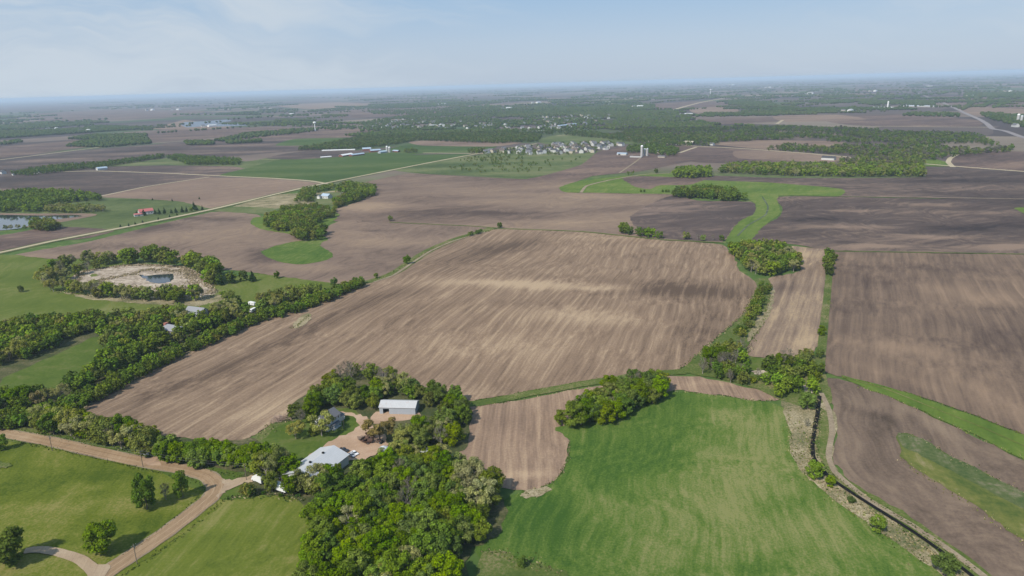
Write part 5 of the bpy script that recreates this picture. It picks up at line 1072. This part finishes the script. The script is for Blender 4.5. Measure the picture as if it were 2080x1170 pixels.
bx('cargo_box', r, M_white, -3.6, 1.6, -1.2, 1.2, .95, 3.4); V = []; F_ = []; loft(V, F_, [(1.7, .5), (3.9, .5), (4.0, 1.3), (3.5, 1.5), (3.2, 2.4), (1.7, 2.4)], -1.1, 1.1); part('cab', V, F_, P_white, r); bx('windscreen', r, M_glass, 3.25, 3.42, -.95, .95, 1.55, 2.25); bx('underframe', r, M_steel, -3.5, 3.4, -.45, .45, .6, .94)
for s in (-1, 1):
    for q in (-2.3, 3.0): wheel(r, q, s*.95, .45, .3)
bx('rear_door', r, M_steel, -3.66, -3.61, -1.0, 1.0, 1.05, 3.3)
car('parked_van', 'van', 'white van behind the box truck under the trees', 541, 973, head(541, 973, 8, 3), P_white)
def implement(px, py, hd, label, kind):
    c = at(px, py); r = empty('farm_implement', c[0], c[1], hd, label, 'farm machine'); V = []; F_ = []
    if kind == 0:
        for y in (-1.6, 0, 1.6): box(V, F_, -2.2, 2.2, y-.07, y+.07, .7, .85)
        for x in (-2.2, 0, 2.2): box(V, F_, x-.07, x+.07, -1.9, 1.9, .85, 1.0)
        part('frame', V, F_, M_rust, r)
        for y in (-1.4, -.5, .5, 1.4): V = []; F_ = []; tube(V, F_, (-1.6, y, .4), (1.6, y, .4), .05, .05, 6); [tube(V, F_, (q-.03, y, .4), (q+.03, y, .4), .38, .38, 10) for q in (-1.5, -.9, -.3, .3, .9, 1.5)]; part('disc_gang', V, F_, M_steel, r)
        bx('drawbar', r, M_rust, 2.2, 4.4, -.08, .08, .6, .75)
    elif kind == 1:
        V = [(-1.9, -1.1, 1.0), (1.9, -1.1, 1.0), (1.9, 1.1, 1.0), (-1.9, 1.1, 1.0), (-2.2, -1.4, 2.0), (2.2, -1.4, 2.0), (2.2, 1.4, 2.0), (-2.2, 1.4, 2.0)]
        part('hopper', V, [(0, 1, 5, 4), (1, 2, 6, 5), (2, 3, 7, 6), (3, 0, 4, 7), (3, 2, 1, 0)], M_rust, r); bx('drawbar', r, M_steel, 1.9, 4.0, -.08, .08, .6, .75); bx('axle', r, M_steel, -.1, .1, -1.4, 1.4, .5, .99)
        for s in (-1, 1): wheel(r, 0, s*1.4, .55, .3)
    else:
        box(V, F_, -1.8, 1.0, -.45, .45, .8, 1.5); part('engine_hood', V, F_, M_rust, r); bx('seat', r, M_black, -2.3, -1.9, -.3, .3, 1.1, 1.5); V = []; F_ = []; tube(V, F_, (.3, 0, 1.5), (.3, 0, 2.4), .06, .06, 6); part('exhaust', V, F_, M_black, r)
        for s in (-1, 1): wheel(r, -1.5, s*.9, .75, .35); wheel(r, .8, s*.75, .4, .2)
    return r
implement(736, 893, .3, 'old disc harrow among the scrap in the middle of the farmyard', 0); implement(741, 899, 1.1, 'small rusty wagon in front of the disc harrow', 1); implement(751, 889, 2.3, 'dark hopper wagon at the foot of the tan tree', 1); implement(758, 893, .8, 'old tractor standing at the edge of the yard trees', 2); implement(765, 897, 1.9, 'second disc harrow, nearest the trees at the right of the yard', 0); implement(748, 902, .1, 'dark seed wagon nearest the bottom of the scrap in the yard', 1); implement(770, 901, 2.6, 'rusty tractor half under the yard trees', 2)
silo(782, 940, 7.5, 2.2, 'small grey grain bin with a pointed roof in the top of the grove', M_bin, M_bin, cat='grain bin', conical=True)
# brush pile left of the farmhouse
V = []; F_ = []; rs = np.random.default_rng(8)
for i in range(160):
    p = rs.normal(size=3)*(2.6, 2.2, .5); p[2] = abs(p[2])+.1; d = rs.normal(size=3); d[2] *= .35; d /= np.linalg.norm(d); tube(V, F_, p-d*1.3, p+d*1.3, .10, .05, 4)
c = at(569, 853); r = bpy.data.objects.new('brush_pile', mesh_of('brush_pile', V, F_, plain('dead_branches', (.33, .24, .19), .9, .3, 2))); COL.objects.link(r); r.location = (c[0], c[1], float(hgt(*c))+.4); r['label'] = 'heap of dead branches at the field edge left of the farmhouse'; r['category'] = 'brush pile'
# poles
def pole(px, py, h, label, wireto=None, lamp=False, cat='utility pole'):
    c = at(px, py); r = empty(cat.replace(' ', '_'), c[0], c[1], head(px, py, 10, 4)+1.57, label, cat, z=float(hgt(*c))); V = []; F_ = []; tube(V, F_, (0, 0, -1), (0, 0, h), .17, .11, 8); F_.append(tuple(range(8, 16))); part('post', V, F_, M_wood, r, False)
    if lamp: bx('arm', r, M_steel, 0, .9, -.04, .04, h-.3, h-.2); bx('lamp_head', r, M_white, .7, 1.2, -.15, .15, h-.45, h-.31)
    else:
        bx('crossarm', r, M_wood, -1.1, 1.1, -.17, -.06, h-.8, h-.65)
        for u in (-.95, 0, .95): bx('insulator', r, M_white, u-.05, u+.05, -.15, -.07, h-.64, h-.48)
        V = []; F_ = []; tube(V, F_, (.3, -.1, h-2.2), (.3, -.1, h-1.4), .18, .18, 8); F_.append(tuple(range(8, 16))); part('transformer', V, F_, M_steel, r)
    return c
PP = [((107, 917), 'utility pole at the road near the left edge, first of the line'), ((291, 950), 'utility pole between the road and the pasture above the slim dark tree'), ((501, 977), 'utility pole at the mouth of the farm drive'), ((279, 1146), 'utility pole on the grass right of the lower road'), ((576, 1003), 'utility pole in front of the long white trailer')]
for p, l in PP: pole(p[0], p[1], 9, l)
pole(699, 873, 7.5, 'yard lamp post on the lawn in front of the farmhouse', lamp=True, cat='lamp post')
def wire(a, b, label, h=8.4, off=.9):
    A = np.array(at(*a)); B = np.array(at(*b)); d = B-A; n_ = np.array([-d[1], d[0]])/np.hypot(*d); V = []; F_ = []; prev = None
    for s in (-1, 1):
        prev = None
        for i in range(13):
            u = i/12; p = A+(B-A)*u+n_*s*off; z = (1-u)*float(hgt(*A))+u*float(hgt(*B))+h-4*1.1*u*(1-u); q = (p[0], p[1], z)
            if prev: tube(V, F_, prev, q, .02, .02, 3)
            prev = q
    o = bpy.data.objects.new('power_line', mesh_of('power_line', V, F_, M_steel)); COL.objects.link(o); o['label'] = label; o['category'] = 'power line'
wire((107, 917), (291, 950), 'power line along the road between the two left-hand poles'); wire((291, 950), (501, 977), 'power line from the pasture to the pole at the farm drive'); wire((501, 977), (576, 1003), 'power line over the bushes below the white barn')
# small things by the road
c = at(298, 926); r = empty('propane_tank', c[0], c[1], .4, 'small white tank beside the field entrance on the roadside', 'tank'); V = []; F_ = []; tube(V, F_, (-.9, 0, .7), (.9, 0, .7), .45, .45, 12); tube(V, F_, (.9, 0, .7), (1.2, 0, .7), .45, .15, 12); tube(V, F_, (-.9, 0, .7), (-1.2, 0, .7), .45, .15, 12); part('vessel', V, F_, M_white, r, True)
for q in (-.6, .6): bx('foot', r, M_concrete, q-.12, q+.12, -.35, .35, -.3, .35)

# ------------------------------------------------------------------ rough grass, reeds and weeds along the margins (stuff)
def tufts(name, lines, label):
    rs = np.random.default_rng(12); Vs = []; Cs = []
    for pts, width, per_m, h, cols in lines:
        P = [np.array(at(*p)) for p in pts]
        for a, b in zip(P[:-1], P[1:]):
            d = b-a; L = float(np.hypot(*d)); n = int(L*per_m); nn = np.array([-d[1], d[0]])/max(L, .01)
            if n < 1: continue
            u = rs.uniform(0, 1, n)[:, None]; clump = np.sin(u*L/3.1+a[0])*.5+.5
            q = a+d*u+nn*(rs.normal(0, .38, n)[:, None])*width*(.5+clump)
            z = hgt(q[:, 0], q[:, 1])+.5; s = rs.uniform(.45, 1.2, n)*h; th = rs.uniform(0, 3.14, n)
            dx = np.cos(th)*s*.9; dy = np.sin(th)*s*.9; lx = rs.normal(0, .25, n)*s; ly = rs.normal(0, .25, n)*s
            v = np.stack([np.stack([q[:, 0]-dx, q[:, 1]-dy, z-.5], 1), np.stack([q[:, 0]+dx, q[:, 1]+dy, z-.5], 1), np.stack([q[:, 0]+dx*.7+lx, q[:, 1]+dy*.7+ly, z+s], 1), np.stack([q[:, 0]-dx*.7+lx, q[:, 1]-dy*.7+ly, z+s*.8], 1)], 1)
            Vs.append(v.reshape(-1, 3)); c = np.array(cols)[rs.integers(0, len(cols), n)]*rs.uniform(.75, 1.25, (n, 1))
            Cs.append(np.repeat(np.concatenate([c, np.ones((n, 1))], 1), 4, 0))
    V = np.concatenate(Vs); C_ = np.concatenate(Cs); F_ = np.arange(len(V), dtype=np.int32)
    me = bpy.data.meshes.new(name); me.vertices.add(len(V)); me.vertices.foreach_set('co', V.astype(np.float32).ravel()); me.loops.add(len(F_)); me.loops.foreach_set('vertex_index', F_)
    me.polygons.add(len(F_)//4); me.polygons.foreach_set('loop_start', np.arange(0, len(F_), 4, dtype=np.int32)); me.polygons.foreach_set('loop_total', np.full(len(F_)//4, 4, np.int32))
    at_ = me.color_attributes.new('tint', 'FLOAT_COLOR', 'POINT'); at_.data.foreach_set('color', C_.astype(np.float32).ravel()); me.update(); me.materials.append(M_tint)
    o = bpy.data.objects.new(name, me); COL.objects.link(o); o['kind'] = 'stuff'; o['label'] = label; o['category'] = 'rough grass'; print(name, len(V)//4)
cS = (.34, .28, .17); cG = (.085, .13, .03); cD = (.055, .09, .022); cY = (.16, .18, .05)
tufts('rough_grass', [
    ([(1660, 812), (1652, 870), (1645, 905), (1646, 935), (1662, 960), (1690, 988), (1735, 1018), (1785, 1050), (1845, 1088), (1960, 1178)], 2.2, 5, .5, [cS, cS, cG]),
    ([(1668, 830), (1662, 872), (1658, 905), (1660, 928), (1676, 952), (1702, 975), (1747, 1005), (1797, 1036), (1857, 1072), (1975, 1160)], 1.4, 4, .5, [cG, cD, cS]),
    ([(1600, 830), (1604, 870), (1608, 920), (1636, 963), (1662, 990), (1730, 1041), (1800, 1090), (1900, 1158)], 2.5, 3, .4, [cS, cY, cG]),
    ([(1640, 860), (1632, 910), (1650, 965), (1720, 1020), (1800, 1075), (1900, 1140)], 7, 5, .5, [cS, cS, cY, cG]),
    ([(962, 815), (1020, 806), (1100, 791), (1200, 773), (1300, 759), (1383, 752)], 1.5, 1.5, .35, [cG, cY, cD]),
    ([(965, 829), (1050, 814), (1150, 795), (1250, 780), (1340, 767)], 1.2, 1.5, .35, [cG, cS]),
    ([(1157, 895), (1154, 935), (1135, 970), (1105, 992), (1062, 1004)], 1.5, 3, .4, [cS, cG]),
    ([(1582, 812), (1540, 816), (1480, 807), (1400, 798), (1360, 798)], 1.5, 2, .4, [cS, cG]),
    ([(1706, 765), (1850, 801), (1960, 838), (2090, 888)], 1.5, 2, .35, [cG, cY]), ([(1745, 786), (1800, 805), (1900, 848), (2000, 896), (2090, 938)], 1.5, 2, .35, [cG, cY, cS]),
    ([(1826, 880), (1870, 893), (1950, 938), (2090, 1008)], 3, 2, .35, [cG, cS]), ([(1830, 932), (1862, 960), (1930, 1000), (2090, 1108)], 3, 2, .35, [cY, cS]),
    ([(0, 866), (100, 886), (200, 905), (300, 926), (380, 944), (440, 960), (490, 970)], 3, 3, .4, [cG, cD, cG, cS]),
    ([(0, 892), (100, 912), (200, 934), (300, 957), (380, 972), (412, 985), (415, 1000), (380, 1035), (320, 1082), (250, 1130)], 1.6, 2.5, .35, [cG, cY, cD]),
    ([(462, 1012), (420, 1050), (360, 1098), (290, 1146), (240, 1176)], 2, 2.5, .35, [cG, cY, cD]), ([(462, 1014), (500, 1008), (560, 1008), (620, 1018)], 3.5, 5, .5, [cS, cG, cD]),
    ([(530, 884), (560, 862), (590, 850)], 5, 4, .5, [cS, cY]), ([(150, 840), (240, 792), (330, 741), (420, 701), (520, 657), (600, 634), (680, 602)], 1.4, 2, .4, [cS, cG, cD]),
    ([(120, 592), (200, 603), (300, 609), (440, 602)], 4, 4, .6, [cS, cG]), ([(150, 580), (170, 552), (240, 541), (300, 539), (370, 543), (420, 572), (436, 596), (360, 600), (200, 592), (150, 580)], 6, 8, .8, [cS, (.44, .37, .28), (.30, .24, .17)]),
    ([(200, 570), (260, 560), (300, 548), (370, 552), (400, 575), (380, 590), (300, 588), (220, 584), (200, 570)], 8, 10, .8, [cS, (.46, .39, .31), (.30, .24, .18)]),
    ([(1383, 750), (1450, 693), (1510, 638), (1535, 590)], 2, 2, .5, [cS, cG]), ([(1518, 722), (1524, 696), (1550, 655), (1566, 600)], 3, 3, .5, [cS, cG]), ([(1668, 770), (1672, 700), (1682, 620), (1688, 530)], 2.2, 1.5, .4, [cG, cY]),
    ([(740, 577), (790, 560), (832, 533), (872, 510), (922, 489), (1010, 465)], 4, 1.5, .5, [cG, cY, cS]),
    ([(600, 668), (615, 652), (630, 640)], 4, 6, .5, [cY, cS, cG]), ([(980, 1128), (1010, 1122), (1060, 1142), (1140, 1165)], 5, 6, .5, [cS, cY, cG])],
    'rough grass, reeds and weeds along the field edges, ditch and marsh')
# ------------------------------------------------------------------ haze: one box of air round everything
bm = bmesh.new(); bmesh.ops.create_cube(bm, size=1)
for v in bm.verts: v.co = Vector((v.co.x*145000, v.co.y*145000, -12 if v.co.z < 0 else 182))
me = bpy.data.meshes.new('haze'); bm.to_mesh(me); bm.free()
hm = bpy.data.materials.new('haze_air'); hm.use_nodes = True; t = hm.node_tree; t.nodes.clear()
pv = t.nodes.new('ShaderNodeVolumePrincipled'); pv.inputs['Color'].default_value = (.66, .82, 1, 1); pv.inputs['Density'].default_value = HAZE; pv.inputs['Anisotropy'].default_value = .0
mo = t.nodes.new('ShaderNodeOutputMaterial'); t.links.new(pv.outputs[0], mo.inputs['Volume'])
me.materials.append(hm); ho = bpy.data.objects.new('haze', me); COL.objects.link(ho); ho['kind'] = 'stuff'; ho['label'] = 'thin blue summer haze over the farmland'; ho['category'] = 'haze'
